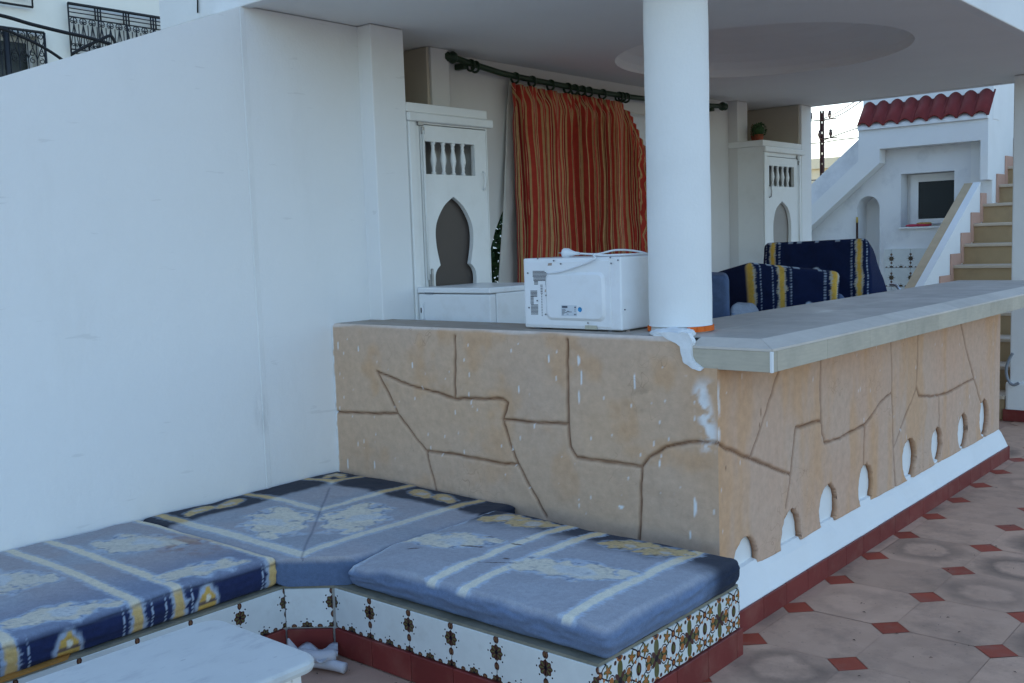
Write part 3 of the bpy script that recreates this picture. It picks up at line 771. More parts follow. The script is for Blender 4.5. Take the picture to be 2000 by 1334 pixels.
# right-hand run, facing the camera side
for k in range(6):
    x0 = XR - .004 - .2 * (k + 1) + .002
    if k == 5: me = uvtile('wall_tile', .187, TH, .009, MOTIF, .0095); x0 += .0095
    else: me = t20
    piece('wall_tile', me, (x0, YB + random.uniform(-.0006, .0006), HK + .003), bench)
# diagonal piece in the inner corner
dxy = Vector((-1.053 - (XLB), YB - (-1.085))); L = dxy.length
ang = math.atan2(YB + 1.085, -1.053 - XLB)
dg_ = uvtile('wall_tile', L - .006, TH, .009, MOTIF, .2 - L + .003)
piece('wall_tile', dg_, (XLB + .004, -1.087, HK + .003), bench, ang)
# left-hand run, facing the courtyard side (+X)
for k in range(11):
    y0 = -1.087 - .1945 * (k + 1)
    piece('wall_tile', t20, (XLB + random.uniform(-.0006, .0006), y0, HK + .003), bench, math.pi / 2)
# bench end, arabesque tiles
for k in range(5):
    y0 = YB + .004 + .2 * k; w_ = min(.1965, -.125 - y0)
    if w_ < .03: break
    piece('arabesque_tile', d20 if w_ > .19 else uvtile('arabesque_tile', w_, TH, .009, DENSE), (XR, y0, HK + .003), bench, math.pi / 2)
# red skirting
for k in range(7):
    x1 = XR + .008 - .2 * k; x0 = max(x1 - .1975, -1.045)
    if x1 - x0 > .03: box('skirting_tile', x0, x1, YB - .009, YB + .011, -.002, HK + random.uniform(-.001, .001), REDT, bench, .002, 1)
sk = boxmesh('skirting_tile', L - .012, .016, HK, REDT)
c_ = (Vector((XLB, -1.087, 0)) + Vector((-1.053, YB, 0))) / 2
piece('skirting_tile', sk, (c_.x + .004, c_.y - .004, HK / 2 - .002), bench, ang)
for k in range(11):
    y1 = -1.094 - .1945 * k; box('skirting_tile', XLB - .01, XLB + .009, y1 - .192, y1, -.002, HK, REDT, bench, .002, 1)
for k in range(5):
    y0 = YB + .012 + .2 * k; y1 = min(y0 + .1975, -.118)
    if y1 - y0 > .02: box('skirting_tile', XR - .008, XR + .009, y0, y1, -.002, HK + random.uniform(-.001, .001), REDT, bench, .002, 1)

# ================================================================== CUSHIONS
def fabric_mat():
    m, nt, nd, lk, b = base_mat('printed_fabric')
    a = nd.new('ShaderNodeAttribute'); a.attribute_name = 'Col'; v = pos(nt)
    c = mixc(nt, 1., a.outputs['Color'], ramp(nt, noise(nt, 55, 4, .7, v), [(.3, (.88,) * 3), (.7, (1.1,) * 3)]), 'MULTIPLY')
    c = mixc(nt, 1., c, ramp(nt, noise(nt, 420, 2, .5, v), [(.3, (.86,) * 3), (.7, (1.12,) * 3)]), 'MULTIPLY')
    lk.new(c, b.inputs['Base Color']); b.inputs['Roughness'].default_value = .95; b.inputs['Specular IOR Level'].default_value = .1
    b.inputs['Sheen Weight'].default_value = .04; b.inputs['Sheen Roughness'].default_value = .6
    h = S(nt, noise(nt, 600, 2, .5, v)) * .5 + S(nt, noise(nt, 28, 4, .6, v)) * 1.2
    bump(nt, b, h.k, .35, .004); return m
FABRIC = fabric_mat()
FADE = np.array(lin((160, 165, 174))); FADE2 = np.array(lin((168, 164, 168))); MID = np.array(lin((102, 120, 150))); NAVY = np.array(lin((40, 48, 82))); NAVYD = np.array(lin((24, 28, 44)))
CREAM = np.array(lin((226, 219, 198))); GOLD = np.array(lin((206, 164, 74))); PALEB = np.array(lin((186, 200, 216)))
def blend(c, col, w): w = np.clip(w, 0, 1)[..., None]; return c * (1 - w) + col * w
def rounded_box(lx, ly, lz, r, step, coarse=None):
    """unit-free rounded box surface (no bottom centre), returns verts in [0,l]"""
    nx, ny, nz = max(4, int(lx / step)), max(4, int(ly / step)), max(4, int(lz / step))
    vid = {}; V = []; Fq = []
    def grid(f, na, nb, flip):
        I = np.zeros((na + 1, nb + 1), int)
        for i in range(na + 1):
            for j in range(nb + 1):
                p = f(i, j)
                k = vid.get(p)
                if k is None: k = vid[p] = len(V); V.append(p)
                I[i, j] = k
        a, b, c, d = I[:-1, :-1].ravel(), I[1:, :-1].ravel(), I[1:, 1:].ravel(), I[:-1, 1:].ravel()
        Fq.append(np.stack([a, d, c, b] if flip else [a, b, c, d], 1))
    grid(lambda i, j: (i, j, nz), nx, ny, False); grid(lambda i, j: (i, j, 0), nx, ny, True)
    grid(lambda i, j: (i, 0, j), nx, nz, False); grid(lambda i, j: (i, ny, j), nx, nz, True)
    grid(lambda i, j: (0, i, j), ny, nz, True); grid(lambda i, j: (nx, i, j), ny, nz, False)
    P = np.array(V, float) * np.array([lx / nx, ly / ny, lz / nz]); L = np.array([lx, ly, lz])
    C = np.clip(P, r, L - r); D = P - C; n = np.linalg.norm(D, axis=1, keepdims=True)
    m_ = np.max(np.abs(D), axis=1, keepdims=True)
    P = np.where(n > 1e-9, C + D / np.maximum(n, 1e-9) * np.where(m_ > 0, m_, 0), P)
    return P, np.concatenate(Fq)
def stripe(d, x, y, seed, w=.017, along=None):
    """woven border stripe: gilt core, leafy zigzag fringe"""
    if along is None: along = y
    tri = np.abs(((along / .017 + np.sign(d) * .25) % 1) - .5) * 2
    n_ = (vn(x, y, 85, seed) - .5)
    core = sst(w * 1.02, w * .72, np.abs(d) + n_ * .008)
    fr = sst(w * 1.95, w * 1.55, np.abs(d) + tri * w * .5 + (vn(x, y, 48, seed + 2) - .5) * .016 + n_ * .01)
    return core, fr
def medal(a, b, ra, rb, seed):
    wob = (fbm(a, b, 20, seed, 3) - .5) * .85
    u = a / ra; v = b / rb
    lob = np.minimum(np.minimum(np.hypot((u + .45) / .62, (v + .18) / .62), np.hypot((u - .40) / .58, (v - .25) / .60)), np.hypot(u / .55, v / .8))
    lob = np.minimum(lob, np.hypot((u - .85) / .28, (v - .55) / .3)); lob = np.minimum(lob, np.hypot((u + .8) / .25, (v + .5) / .35))
    d = lob + wob
    outer = sst(1.18, .98, d); inner = sst(.92, .70, d + (vn(a, b, 45, seed + 2) - .5) * .5); cen = sst(.42, .25, np.hypot(u * 1.1 - .1, v) + wob * .7)
    line = .7 * sst(.35, .1, np.abs(np.sin(d * 7.5 + 2.2 * np.sin(3 * np.arctan2(v, u)) + 5 * wob))) * outer * sst(.3, .6, vn(a, b, 40, seed + 6))
    line = np.maximum(line, 1.2 * sst(.09, .02, np.abs(d - .86 - .12 * np.sin(9 * np.arctan2(v, u)))) * sst(.4, .6, vn(a, b, 55, seed + 3)))
    return outer, inner, cen, line
def put_medal(c, a, b, ra, rb, seed, pale, gold):
    o_, i_, ce, ln = medal(a, b, ra, rb, seed)
    c = blend(c, PALEB, o_ * pale * .8); c = blend(c, CREAM * (1 - gold) + GOLD * gold, i_ * (max(pale, .8) if gold > .4 else pale)); c = blend(c, PALEB, ce * .45)
    return blend(c, MID * .75 if gold < .4 else NAVYD, ln * .55)
def make_cushion(name, label, x0, x1, y0, y1, z0, z1, r, colfn, deform=None, step=.0058, rot=0, group=None):
    P, Fq = rounded_box(x1 - x0, y1 - y0, z1 - z0, r, step)
    P = P + np.array([x0, y0, z0]); Q = P.copy()
    t = (P[:, 2] - z0) / (z1 - z0)
    # soft crown, sagging dents, side creases
    ex = np.minimum(P[:, 0] - x0, x1 - P[:, 0]); ey = np.minimum(P[:, 1] - y0, y1 - P[:, 1]); e = np.clip(np.minimum(ex, ey), 0, 1)
    P[:, 2] += t * ((fbm(P[:, 0], P[:, 1], 3.2, 5, 3) - .5) * .022 + .010 * sst(0, .2, e) + (fbm(P[:, 0], P[:, 1], 13, 9, 3) - .5) * .0055)
    bul = np.sin(np.pi * np.clip(t, 0, 1)) * .012
    cxm, cym = (x0 + x1) / 2, (y0 + y1) / 2
    cr = (fbm(P[:, 0] * 1.2 + P[:, 1] * 1.2, P[:, 2] * 7, 7, 15, 3) - .5) * .014 + (vn((P[:, 0] + P[:, 1]) * .8, P[:, 2] * 3, 26, 19) - .5) * .005
    sx = sst(.03, 0, ex) * np.sign(P[:, 0] - cxm); sy = sst(.03, 0, ey) * np.sign(P[:, 1] - cym)
    P[:, 0] += sx * (bul + cr); P[:, 1] += sy * (bul + cr)
    if deform: P = deform(P, t)
    c = colfn(Q[:, 0], Q[:, 1], Q[:, 2], t)
    org_ = thing(name, label, 'cushion', (cxm, cym, z0), group)
    o = meshobj('cover', P, Fq, FABRIC, org_, True, c)
    return org_, P
ZS = ZB + .002
# --- right seat cushion -------------------------------------------------
sx_ = [bp(u, v, 'z', .365)[0] for u, v in ((855, 1033), (1005, 1073), (1062, 1088), (1260, 1132))]
def col_right(x, y, z, t):
    c = np.tile(FADE, (len(x), 1)); c = blend(c, FADE2, fbm(x, y, 4, 7) * .5)
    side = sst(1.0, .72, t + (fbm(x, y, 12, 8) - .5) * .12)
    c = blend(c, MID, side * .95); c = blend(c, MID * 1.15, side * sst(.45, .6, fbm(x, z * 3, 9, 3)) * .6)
    band = sst(-.42, -.27, y + (fbm(x, y, 16, 4) - .5) * .08); c = blend(c, NAVYD, band * .9)
    for k, s_ in enumerate(sx_):
        co, fr = stripe(x - s_, x, y, 20 + k, .021, y)
        ok = sst(-.99, -.95, y) * sst(.72, .9, t)
        c = blend(c, PALEB, fr * .7 * ok); c = blend(c, CREAM * (1 - .55 * band[:, None]) + GOLD * .55 * band[:, None], co * .95 * ok)
    top = sst(.8, .95, t)
    for (u, v, ra, rb, sd) in ((878, 1058, .185, .125, 3), (1115, 1118, .20, .13, 8)):
        q_ = bp(u, v, 'z', .37); c = c * (1 - top[:, None]) + top[:, None] * put_medal(c, x - q_[0], y - q_[1], ra, rb, sd, .82, .1)
    for (u, v, sd) in ((1040, 1013, 5), (1290, 1062, 6)):
        q_ = bp(u, v, 'z', .365)
        for s_ in (-.075, .075): c = put_medal(c, x - q_[0] - s_, (y + .27), .095, .085, sd, .5, .8)
    # worn tears and rusty dirt
    tear = np.zeros(len(x))
    for (u, v, l, w_, sk_) in ((925, 1073, .055, .006, .25), (1010, 1070, .03, .006, .2), (975, 1105, .09, .004, .55), (990, 1098, .02, .008, .3), (805, 1075, .03, .006, .5), (960, 1055, .015, .004, 0), (1030, 1059, .012, .004, .3), (885, 1075, .02, .004, .4)):
        q_ = bp(u, v, 'z', .37); a = x - q_[0]; b = y - q_[1]; a2 = a * math.cos(sk_) + b * math.sin(sk_); b2 = -a * math.sin(sk_) + b * math.cos(sk_)
        tear = np.maximum(tear, sst(1.2, .6, np.hypot(a2 / l, b2 / w_) + (vn(x, y, 80, 5) - .5) * .9))
    c = blend(c, np.array(lin((70, 44, 40))), tear * .85)
    return c
def corner_pull(P, t, cx_, cy_, amt, rad_=.22):
    d = np.hypot(P[:, 0] - cx_, P[:, 1] - cy_); w = sst(rad_, 0, d)
    P[:, 2] -= w * amt * t; return P
def def_r(P, t):
    P[:, 1] += (1 - t) * .024 * sst(-.6, -.95, P[:, 1]); P[:, 0] -= (1 - t) * .018 * sst(-.1, .15, P[:, 0])
    P = corner_pull(P, t, .18, -1.0, .012); P = corner_pull(P, t, -.98, -1.0, .035, .3)
    return P
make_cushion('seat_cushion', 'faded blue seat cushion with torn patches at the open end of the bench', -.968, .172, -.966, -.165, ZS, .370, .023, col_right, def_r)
# --- corner seat cushion -------------------------------------------------
def col_mid(x, y, z, t):
    a = x + 2.15; b = -(y + .03); T = np.maximum(a, b); D = np.minimum(a, b)
    c = np.tile(FADE * .94, (len(x), 1)); c = blend(c, FADE2, sst(.35, .7, fbm(x, y, 5, 17)) * .6)
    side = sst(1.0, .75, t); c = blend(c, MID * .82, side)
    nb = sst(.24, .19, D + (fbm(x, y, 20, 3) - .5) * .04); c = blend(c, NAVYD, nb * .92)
    for k, (p, w_) in enumerate(((.20, .02), (.55, .02), (.995, .022))):
        co, fr = stripe(T - p, x, y, 40 + k, w_ * 1.05, D); ok = sst(.7, .9, t)
        c = blend(c, PALEB, fr * .5 * ok * (1 - nb * .4)); c = blend(c, CREAM * .92 * (1 - .7 * nb[:, None]) + GOLD * .7 * nb[:, None], co * .85 * ok)
    top = sst(.8, .95, t)[:, None]
    c = c * (1 - top) + top * put_medal(c, T - .78, D - .55, .16, .24, 4, .78, .1)
    for p in (.70, .85): c = put_medal(c, T - p, D - .095, .085, .075, 9, .45, .8)
    c = put_medal(c, T - .07, D - .07, .09, .06, 11, .3, .7)
    seam = sst(.005, .0015, np.abs(a - b)) * (t > .9) * sst(.25, .3, D); c = blend(c, NAVY, seam * .7)
    return c
def def_mid(P, t):
    n_ = np.array([.66, -.75]); n_ /= np.linalg.norm(n_)
    A = np.array([-1.19, -1.10]); B = np.array([-.985, -.925]); tt = (B - A) / np.linalg.norm(B - A); n_ = np.array([tt[1], -tt[0]])
    d = (P[:, 0] - A[0]) * n_[0] + (P[:, 1] - A[1]) * n_[1]
    over = d > 0
    P[:, 0] -= np.where(over, d * n_[0], 0); P[:, 1] -= np.where(over, d * n_[1], 0)
    # sags where the neighbouring cushions press against it
    P[:, 2] -= sst(.3, 0, -.93 - P[:, 0]) * sst(-.8, -.2, P[:, 1]) * .0 * t
    return P
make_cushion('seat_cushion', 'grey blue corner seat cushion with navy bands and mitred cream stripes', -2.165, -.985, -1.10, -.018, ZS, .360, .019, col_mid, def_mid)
# --- left seat cushion ----------------------------------------------------
fy = lambda u, v: bp(u, v, 'z', .36)[1]
LS = [-1.122, -1.505, -1.655, -2.06, -2.21]
def col_left(x, y, z, t):
    front = sst(-1.26, -1.21, x)
    c = np.tile(FADE2 * .92, (len(x), 1)); c = blend(c, FADE, sst(.3, .7, fbm(x, y, 4, 27)) * .9)
    c = blend(c, MID, sst(-1.62, -1.25, x) * .65)
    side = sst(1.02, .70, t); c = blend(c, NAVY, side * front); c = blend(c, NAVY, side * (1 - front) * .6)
    for k, s_ in enumerate(LS):
        co, fr = stripe(y - s_, y, x + z, 60 + k, .020, x - z)
        c = blend(c, PALEB, fr * (.45 + .2 * side)); g_ = (.15 + .75 * side)[:, None]; c = blend(c, CREAM * (1 - g_) + GOLD * g_, co * .88)
        dots = sst(.0045, .002, np.abs(np.abs(y - s_) - .050)) * (((z - x) / .014) % 1 > .4) * side; c = blend(c, PALEB, dots * .8)
    unf = x + np.clip((.365 - z), 0, 1) * 1.0 * (x > -1.24)            # cloth coordinate running over the front edge
    for (yc, xc, ra, rb, sd, pl) in ((-1.30, -1.78, .14, .22, 14, .72), (-1.355, -1.30, .15, .095, 15, .88), (-1.86, -1.30, .165, .10, 16, .88), (-1.86, -1.78, .15, .22, 18, .7), (-2.4, -1.3, .14, .1, 15, .7)):
        c = put_medal(c, (y - yc), (unf - xc), ra, rb, sd, pl * (1 - .3 * side.mean()), .25)
    for yc in (-1.395, -1.885):                                          # gilt figure hanging over the front edge
        a = (y - yc); b = unf + 1.115
        d = np.hypot(a / .038, b / .06) + (fbm(a, b, 40, 33, 2) - .5) * .5
        on = sst(-1.3, -1.22, x); c = blend(c, PALEB, sst(1.5, 1.15, d) * on * .7); c = blend(c, GOLD, sst(1.05, .9, d) * on * .95)
        ln = sst(.008, .003, np.abs(np.abs(b) - .016)) * (d < 1.) * on; c = blend(c, NAVY, ln * .8)
        c = blend(c, CREAM, sst(.5, .35, np.hypot(a / .022, (b + .03) / .03)) * on)
    sp2 = sst(.30, .0, np.hypot((y + 1.21) * 1.6, (x + 1.62) * 1.1)) * sst(.40, .6, fbm(x, y, 24, 45)); c = blend(c, np.array(lin((150, 116, 104))), sp2 * .8 * (t > .9))
    seam = sst(.005, .002, np.abs(z - .345 + .006 * np.sin(y * 9))) * front; c = blend(c, NAVYD, seam * .5)
    return c
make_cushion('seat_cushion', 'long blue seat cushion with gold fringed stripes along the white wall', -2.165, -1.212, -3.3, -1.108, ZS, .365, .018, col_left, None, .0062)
# wedge of ochre board showing under the long cushion
q0 = [bp(u, v, 'z', ZB + .004) for u, v in ((0, 1320), (105, 1283), (60, 1292), (0, 1305))]
prism('bench_board', [(-1.235, -2.35), (-1.18, -2.3), (-1.19, -1.90), (-1.245, -1.86)], XY, ZB + .0005, ZB + .007, M('ochre_board', lin((176, 124, 60)), .8, .1, 8), bench)

# --- upright sofa cushions behind the counter --------------------------------
def hexa_cushion(name, label, fr, back, colfn, r=.05, step=.0075, group='spare cushions propped behind the counter'):
    """fr/back: 4 corners each (bl, br, tr, tl); trilinear rounded block"""
    fr = [np.array(p, float) for p in fr]; back = [np.array(p, float) for p in back]
    lx = np.linalg.norm(fr[1] - fr[0]); lz = np.linalg.norm(fr[3] - fr[0]); ly = max(.06, np.linalg.norm(back[0] - fr[0]))
    P, Fq = rounded_box(lx, ly, lz, min(r, ly * .45), step)
    u, w, v = P[:, 0] / lx, P[:, 1] / ly, P[:, 2] / lz
    col = colfn(u, w, v, lx, lz)
    mixq = lambda c: ((1 - u)[:, None] * (1 - v)[:, None]) * c[0] + (u[:, None] * (1 - v)[:, None]) * c[1] + (u[:, None] * v[:, None]) * c[2] + ((1 - u)[:, None] * v[:, None]) * c[3]
    X = (1 - w)[:, None] * mixq(fr) + w[:, None] * mixq(back)
    nr = np.cross(fr[1] - fr[0], fr[3] - fr[0]); nr /= np.linalg.norm(nr)
    X += nr * ((fbm(u * lx, v * lz, 5, 3, 3) - .5) * .045 + (fbm(u * lx, v * lz, 18, 6, 3) - .5) * .008)[:, None]
    t = thing(name, label, 'cushion', tuple(X[X[:, 2].argmin()]), group)
    meshobj('cover', X, Fq, FABRIC, t, True, col); return t
NV = np.array(lin((20, 30, 60)))
def colsofa(stripes, fig=None):
    def f(u, w, v, lx, lz):
        c = np.tile(NV, (len(u), 1)); c = blend(c, NV * 1.5, fbm(u * lx, v * lz, 6, 3) * .6)
        for k, s_ in enumerate(stripes):
            co, fr = stripe((u - s_) * lx, u * lx, v * lz, 80 + k, .0175, v * lz); onf = sst(.12, .05, w); co = co * onf; fr = fr * onf
            c = blend(c, CREAM * .8, fr * .7); c = blend(c, GOLD, co)
            c = blend(c, PALEB, sst(.006, .003, np.abs(np.abs(u - s_) * lx - .056)) * ((v * lz / .02) % 1 > .45) * .6 * onf)
        if fig:
            d = 3 * (w > .5) + np.hypot((u - fig[0]) * lx / .032, (v - fig[1]) * lz / .05) + (fbm(u * lx, v * lz, 40, 5, 2) - .5) * .6
            c = blend(c, PALEB, sst(1.35, 1.1, d)); c = blend(c, GOLD * .6 + CREAM * .4, sst(1., .85, d))
            c = blend(c, NV, sst(.008, .003, np.abs((v - fig[1]) * lz)) * (d < 1))
        c = blend(c, PALEB, sst(.012, .003, np.abs(v - .985) * lz) * (vn(u * lx, u * 0, 30, 7) > .66) * .7)
        return c
    return f
colplain = lambda u, w, v, lx, lz: blend(np.tile(MID * .75, (len(u), 1)), NAVY, fbm(u * lx, v * lz, 6, 3) * .5)
B = lambda u, v, ax, val: bp(u, v, ax, val)
rear = [B(1480, 640, 'y', 3.55), B(1700, 600, 'y', 3.55), B(1697, 463, 'y', 3.62), B(1492, 474, 'y', 3.62)]
rear[0][2] = rear[1][2] = .80
bk = [p + np.array([.10, .34, .0]) for p in rear]; bk[2] = rear[2] + np.array([-.06, .20, -.05]); bk[3] = rear[3] + np.array([-.06, .20, -.03])
hexa_cushion('sofa_cushion', 'navy cushion with two wide gold stripes standing upright behind the counter, tallest of the set', rear, bk, colsofa((.10, .91), (.52, .6)), .05)
mid_ = [B(1470, 660, 'y', 2.75), B(1640, 640, 'y', 2.85), B(1645, 530, 'y', 2.9), B(1462, 509, 'y', 2.8)]
mid_[0][2] = mid_[1][2] = .82
bk = [p + np.array([-.34, .12, -.02]) for p in mid_]; bk[3] += np.array([0, 0, -.055]); bk[2] += np.array([0.1, .2, .0])
hexa_cushion('sofa_cushion', 'navy cushion with three gold stripes and a gilt figure propped behind the counter', mid_, bk, colsofa((.02, .36, .93), (.66, .40)), .045)
sm_ = [B(1395, 650, 'y', 1.9), B(1428, 650, 'y', 1.9), B(1424, 538, 'y', 1.92), B(1390, 533, 'y', 1.92)]
sm_[0][2] = sm_[1][2] = .8
bk = [p + np.array([-.25, .45, 0]) for p in sm_]
sm_[0] = sm_[0] + np.array([-.2, -.05, 0]); sm_[3] = sm_[3] + np.array([-.2, -.05, 0]); bk[0] += np.array([-.2, -.05, 0]); bk[3] += np.array([-.2, -.05, 0])
hexa_cushion('sofa_cushion', 'plain slate blue cushion end showing beside the round column', sm_, bk, colplain, .035)
gr = [B(1420, 645, 'y', 2.05), B(1492, 630, 'y', 2.2), B(1470, 597, 'y', 2.25), B(1425, 594, 'y', 2.1)]
gr[0][2] = gr[1][2] = .85
bk = [p + np.array([-.1, .25, 0]) for p in gr]
hexa_cushion('folded_blanket', 'pale blue grey blanket folded beside the slate blue cushion', gr, bk, lambda u, w, v, lx, lz: blend(np.tile(FADE * .9, (len(u), 1)), MID, sst(.55, .7, vn(u * lx + .3 * np.sin(v * 9), v * lz, 22, 3)) * .8), .05, .008, None)
bpy.data.objects['folded_blanket']['category'] = 'blanket'
gr = [B(1640, 630, 'y', 3.2), B(1668, 620, 'y', 3.3), B(1655, 577, 'y', 3.3), B(1640, 572, 'y', 3.2)]
gr[0][2] = gr[1][2] = .8
hexa_cushion('sofa_cushion', 'rounded slate blue cushion corner poking out behind the three striped cushion', gr, [p + np.array([-.2, .25, 0]) for p in gr], colplain, .05)
# low bench inside the bar that carries them
tag(box('bar_bench', -2.0, -.62, 1.75, 4.05, .0, .80, WHITE), 'low white masonry bench behind the counter under the spare cushions', 'bench')
arcp = [bp(u, v, 'y', 4.2) for u, v in ((1738, 556), (1748, 557), (1756, 564), (1762, 576), (1765, 600))]
STEEL = M('brushed_steel', (.55, .56, .58), .3, .05, 20, 60, .05, .002, .5, 1.)
ch = thing('metal_chair', 'bent steel tube of a chair back showing just above the counter', 'chair', tuple(arcp[-1] * np.array([1, 1, 0])))
q1 = [p.copy() for p in arcp]; q1.append(arcp[-1] * np.array([1, 1, 0]))
tubes('frame', [spline(q1, 6), [(p[0] - .36, p[1] + .05, p[2]) for p in spline(q1, 6)]], .011, STEEL, ch)
box('seat', arcp[-1][0] - .4, arcp[-1][0] + .02, arcp[-1][1] - .02, arcp[-1][1] + .4, .43, .46, STEEL, ch, .01)

# ================================================================== CUPBOARDS
def ogive(yc, zt, w, zw, zn, wn_, zb, wb, f1=.50, f2=.88):
    """pointed keyhole outline: tip, widest, neck, flared foot"""
    pts = [(0, zt), (w * f1, zt - (zt - zw) * .26), (w * f2, zt - (zt - zw) * .66), (w, zw), (w * .97, zw - (zw - zn) * .45), (wn_, zn)]
    rgt = [tuple(p) for p in spline(pts, 5)] + [tuple(p) for p in spline([(wn_, zn), (wb * .93, zn - .03), (wb, zn - .075), (wb * .97, zb)], 4)][1:]
    return [(yc + a, b) for a, b in rgt] + [(yc - a, b) for a, b in reversed(rgt[1:])]
SCREEN_D = M('brown_screen', lin((64, 54, 49)), .45, .12, 4, 200, .1, .001, .5)
SCREEN_L = M('lit_grey_screen', lin((150, 144, 138)), .5, .10, 4, 200, .1, .001, .4)  # lighter copy of the dark screen, brighter surroundings put into its colour
def cupboard(label, y0, y1, door, win, og, scr, hinge_left, shelf_y, zt=2.236):
    t = thing('built_in_cupboard', label, 'cupboard', (-2.3, (y0 + y1) / 2, 0), 'white cupboards flanking the curtained window')
    xf = -2.083
    # carcass: sides, shelf on top, back; hollow behind the door
    box('side_panel', -2.74, xf - .0305, y0 + .0005, y0 + .03, 0, zt - .052, DOORW, t)
    box('side_panel', -2.74, xf - .0305, y1 - .03, y1 - .0005, 0, zt - .052, DOORW, t)
    box('shelf', -2.745, xf + .006, shelf_y[0], shelf_y[1], zt - .05, zt, WHITE, t, .006)
    box('back_panel', -2.74, -2.55, y0 + .031, y1 - .031, .0, zt - .056, M('cupboard_inside', (.12, .11, .10), .9), t)
    fo = [(y0, .0), (y1, .0), (y1, zt - .052), (y0, zt - .052)]
    plate('face_frame', fo, [[(door[0] - .006, .1), (door[1] + .006, .1), (door[1] + .006, door[3] + .006), (door[0] - .006, door[3] + .006)]], YZ, xf - .03, xf, DOORW, t)
    # outer moulding and cornice
    box('cornice', xf + .0005, xf + .028, y0 - .005, y1 + .03, zt - .098, zt - .052, DOORW, t, .008)
    box('moulding', xf + .0005, xf + .016, y0 + .002, y0 + .05, .02, zt - .0985, DOORW, t, .006)
    dr = plate('door', [(door[0], door[2]), (door[1], door[2]), (door[1], door[3]), (door[0], door[3])], [win, og], YZ, xf - .024, xf + .0035, DOORW, t)
    dr2 = box('screen', xf - .0345, xf - .0305, door[0] + .02, door[1] - .02, door[2] + .05, win[0][1] - .02, scr, dr)
    # turned balusters
    wy0, wy1 = win[0][0], win[1][0]; wz0, wz1 = win[0][1], win[2][1]; h = wz1 - wz0
    pr = [(.016, 0), (.016, .06), (.009, .10), (.013, .16), (.010, .20), (.016, .32), (.021, .45), (.016, .62), (.010, .78), (.013, .84), (.009, .90), (.016, .94), (.016, 1)]
    for k in range(4):
        yy = wy0 + (wy1 - wy0) * (k + .95) / 5.05
        lathe('baluster', [(r_ * .9, wz0 + b * h) for r_, b in pr], (xf - .012, yy, 0), DOORW, dr, 14)
    # edge slats beyond the balusters, latch and hinges
    MET = M('tarnished_metal', (.35, .34, .33), .4, .2, 30, 60, .1, .002, .5, .8)
    lo = door[1] - .035 if hinge_left else door[0] + .035
    tubes('latch', [[(xf + .004, lo, 1.79), (xf + .02, lo, 1.80), (xf + .024, lo, 1.84), (xf + .02, lo, 1.88), (xf + .004, lo, 1.89)]], .0055, DOORW if hinge_left else MET, dr, 6)
    hy = door[0] - .004 if hinge_left else door[1] + .004
    bm = bmesh.new(); addbox(bm, xf + .001, xf + .016, hy - .018, hy + .022, door[3] - .006, door[3] + .03, .003); addbox(bm, xf + .001, xf + .014, hy + .008, hy + .028, door[3] - .05, door[3] - .01, .003); bmobj('hinge', bm, MET, t)
    tubes('bolt_rod', [[(xf + .012, hy + .017, 1.3), (xf + .012, hy + .017, door[3] - .03)]], .006, DOORW, t, 8)
    bm = bmesh.new(); addbox(bm, xf + .002, xf + .02, hy + .02, hy + .05, 1.24, 1.33, .004); addbox(bm, xf + .02, xf + .034, hy + .024, hy + .034, 1.26, 1.36, .003); bmobj('bolt', bm, MET, t)
    return t
cupboard('white cupboard with brown keyhole screen next to the wall pilaster', .492, 1.12, (.585, 1.105, .16, 2.124),
         [(.618, 1.866), (1.008, 1.866), (1.008, 2.040), (.618, 2.040)], ogive(.822, 1.748, .150, 1.555, 1.375, .122, 1.20, .165), SCREEN_D, True, (.4905, 1.122))
cupboard('white cupboard with grey oval screen and two pot plants on top', 4.531, 5.26, (4.60, 5.172, .16, 2.128),
         [(4.634, 1.885), (5.108, 1.885), (5.108, 2.056), (4.634, 2.056)], ogive(4.875, 1.762, .172, 1.53, 1.30, .140, 1.18, .165, .64, .93), SCREEN_L, False, (4.524, 5.258), 2.262)
# pot plants on the far cupboard
POT1 = M('clay_pot', lin((150, 78, 56)), .8, .1, 20); LEAF = M('dark_leaf', lin((52, 78, 44)), .7, .25, 25, 60, .1)
def plantpot(label, c, ball):
    t = thing('pot_plant', label, 'plant', c)
    lathe('pot', [(.028, c[2]), (.038, c[2] + .05), (.042, c[2] + .055), (.040, c[2] + .062), (.01, c[2] + .058)], (c[0], c[1], 0), POT1, t, 16)
    V = []; Fq = []
    for k in range(260):
        d = Vector((random.gauss(0, 1), random.gauss(0, 1), random.gauss(0, 1))).normalized()
        if ball: p = Vector((c[0], c[1], c[2] + .095)) + d * (.045 + random.random() * .012)
        else: p = Vector((c[0] + d.x * .03, c[1] + d.y * .03, c[2] + .06 + random.random() * .09))
        a = d.orthogonal().normalized() * .010; b = (d * .016 + Vector((0, 0, .004)))
        i = len(V); V += [p - a, p + b * .5 + a * .1, p + a, p + b]; Fq.append((i, i + 1, i + 2, i + 3))
    if ball:
        bm = bmesh.new(); bmesh.ops.create_icosphere(bm, subdivisions=3, radius=.045, matrix=Matrix.Translation((c[0], c[1], c[2] + .095))); bmobj('cactus_body', bm, LEAF, t, True)
    meshobj('foliage', [tuple(v) for v in V], Fq, LEAF if ball else M('dry_leaf', lin((120, 96, 66)), .8, .25, 25), t)['kind'] = 'stuff'
plantpot('small dry plant in clay pot in the corner above the far cupboard', (-2.272, 4.775, 2.2625), False)
plantpot('round green cactus in clay pot above the far cupboard', (-2.205, 4.71, 2.2625), True)

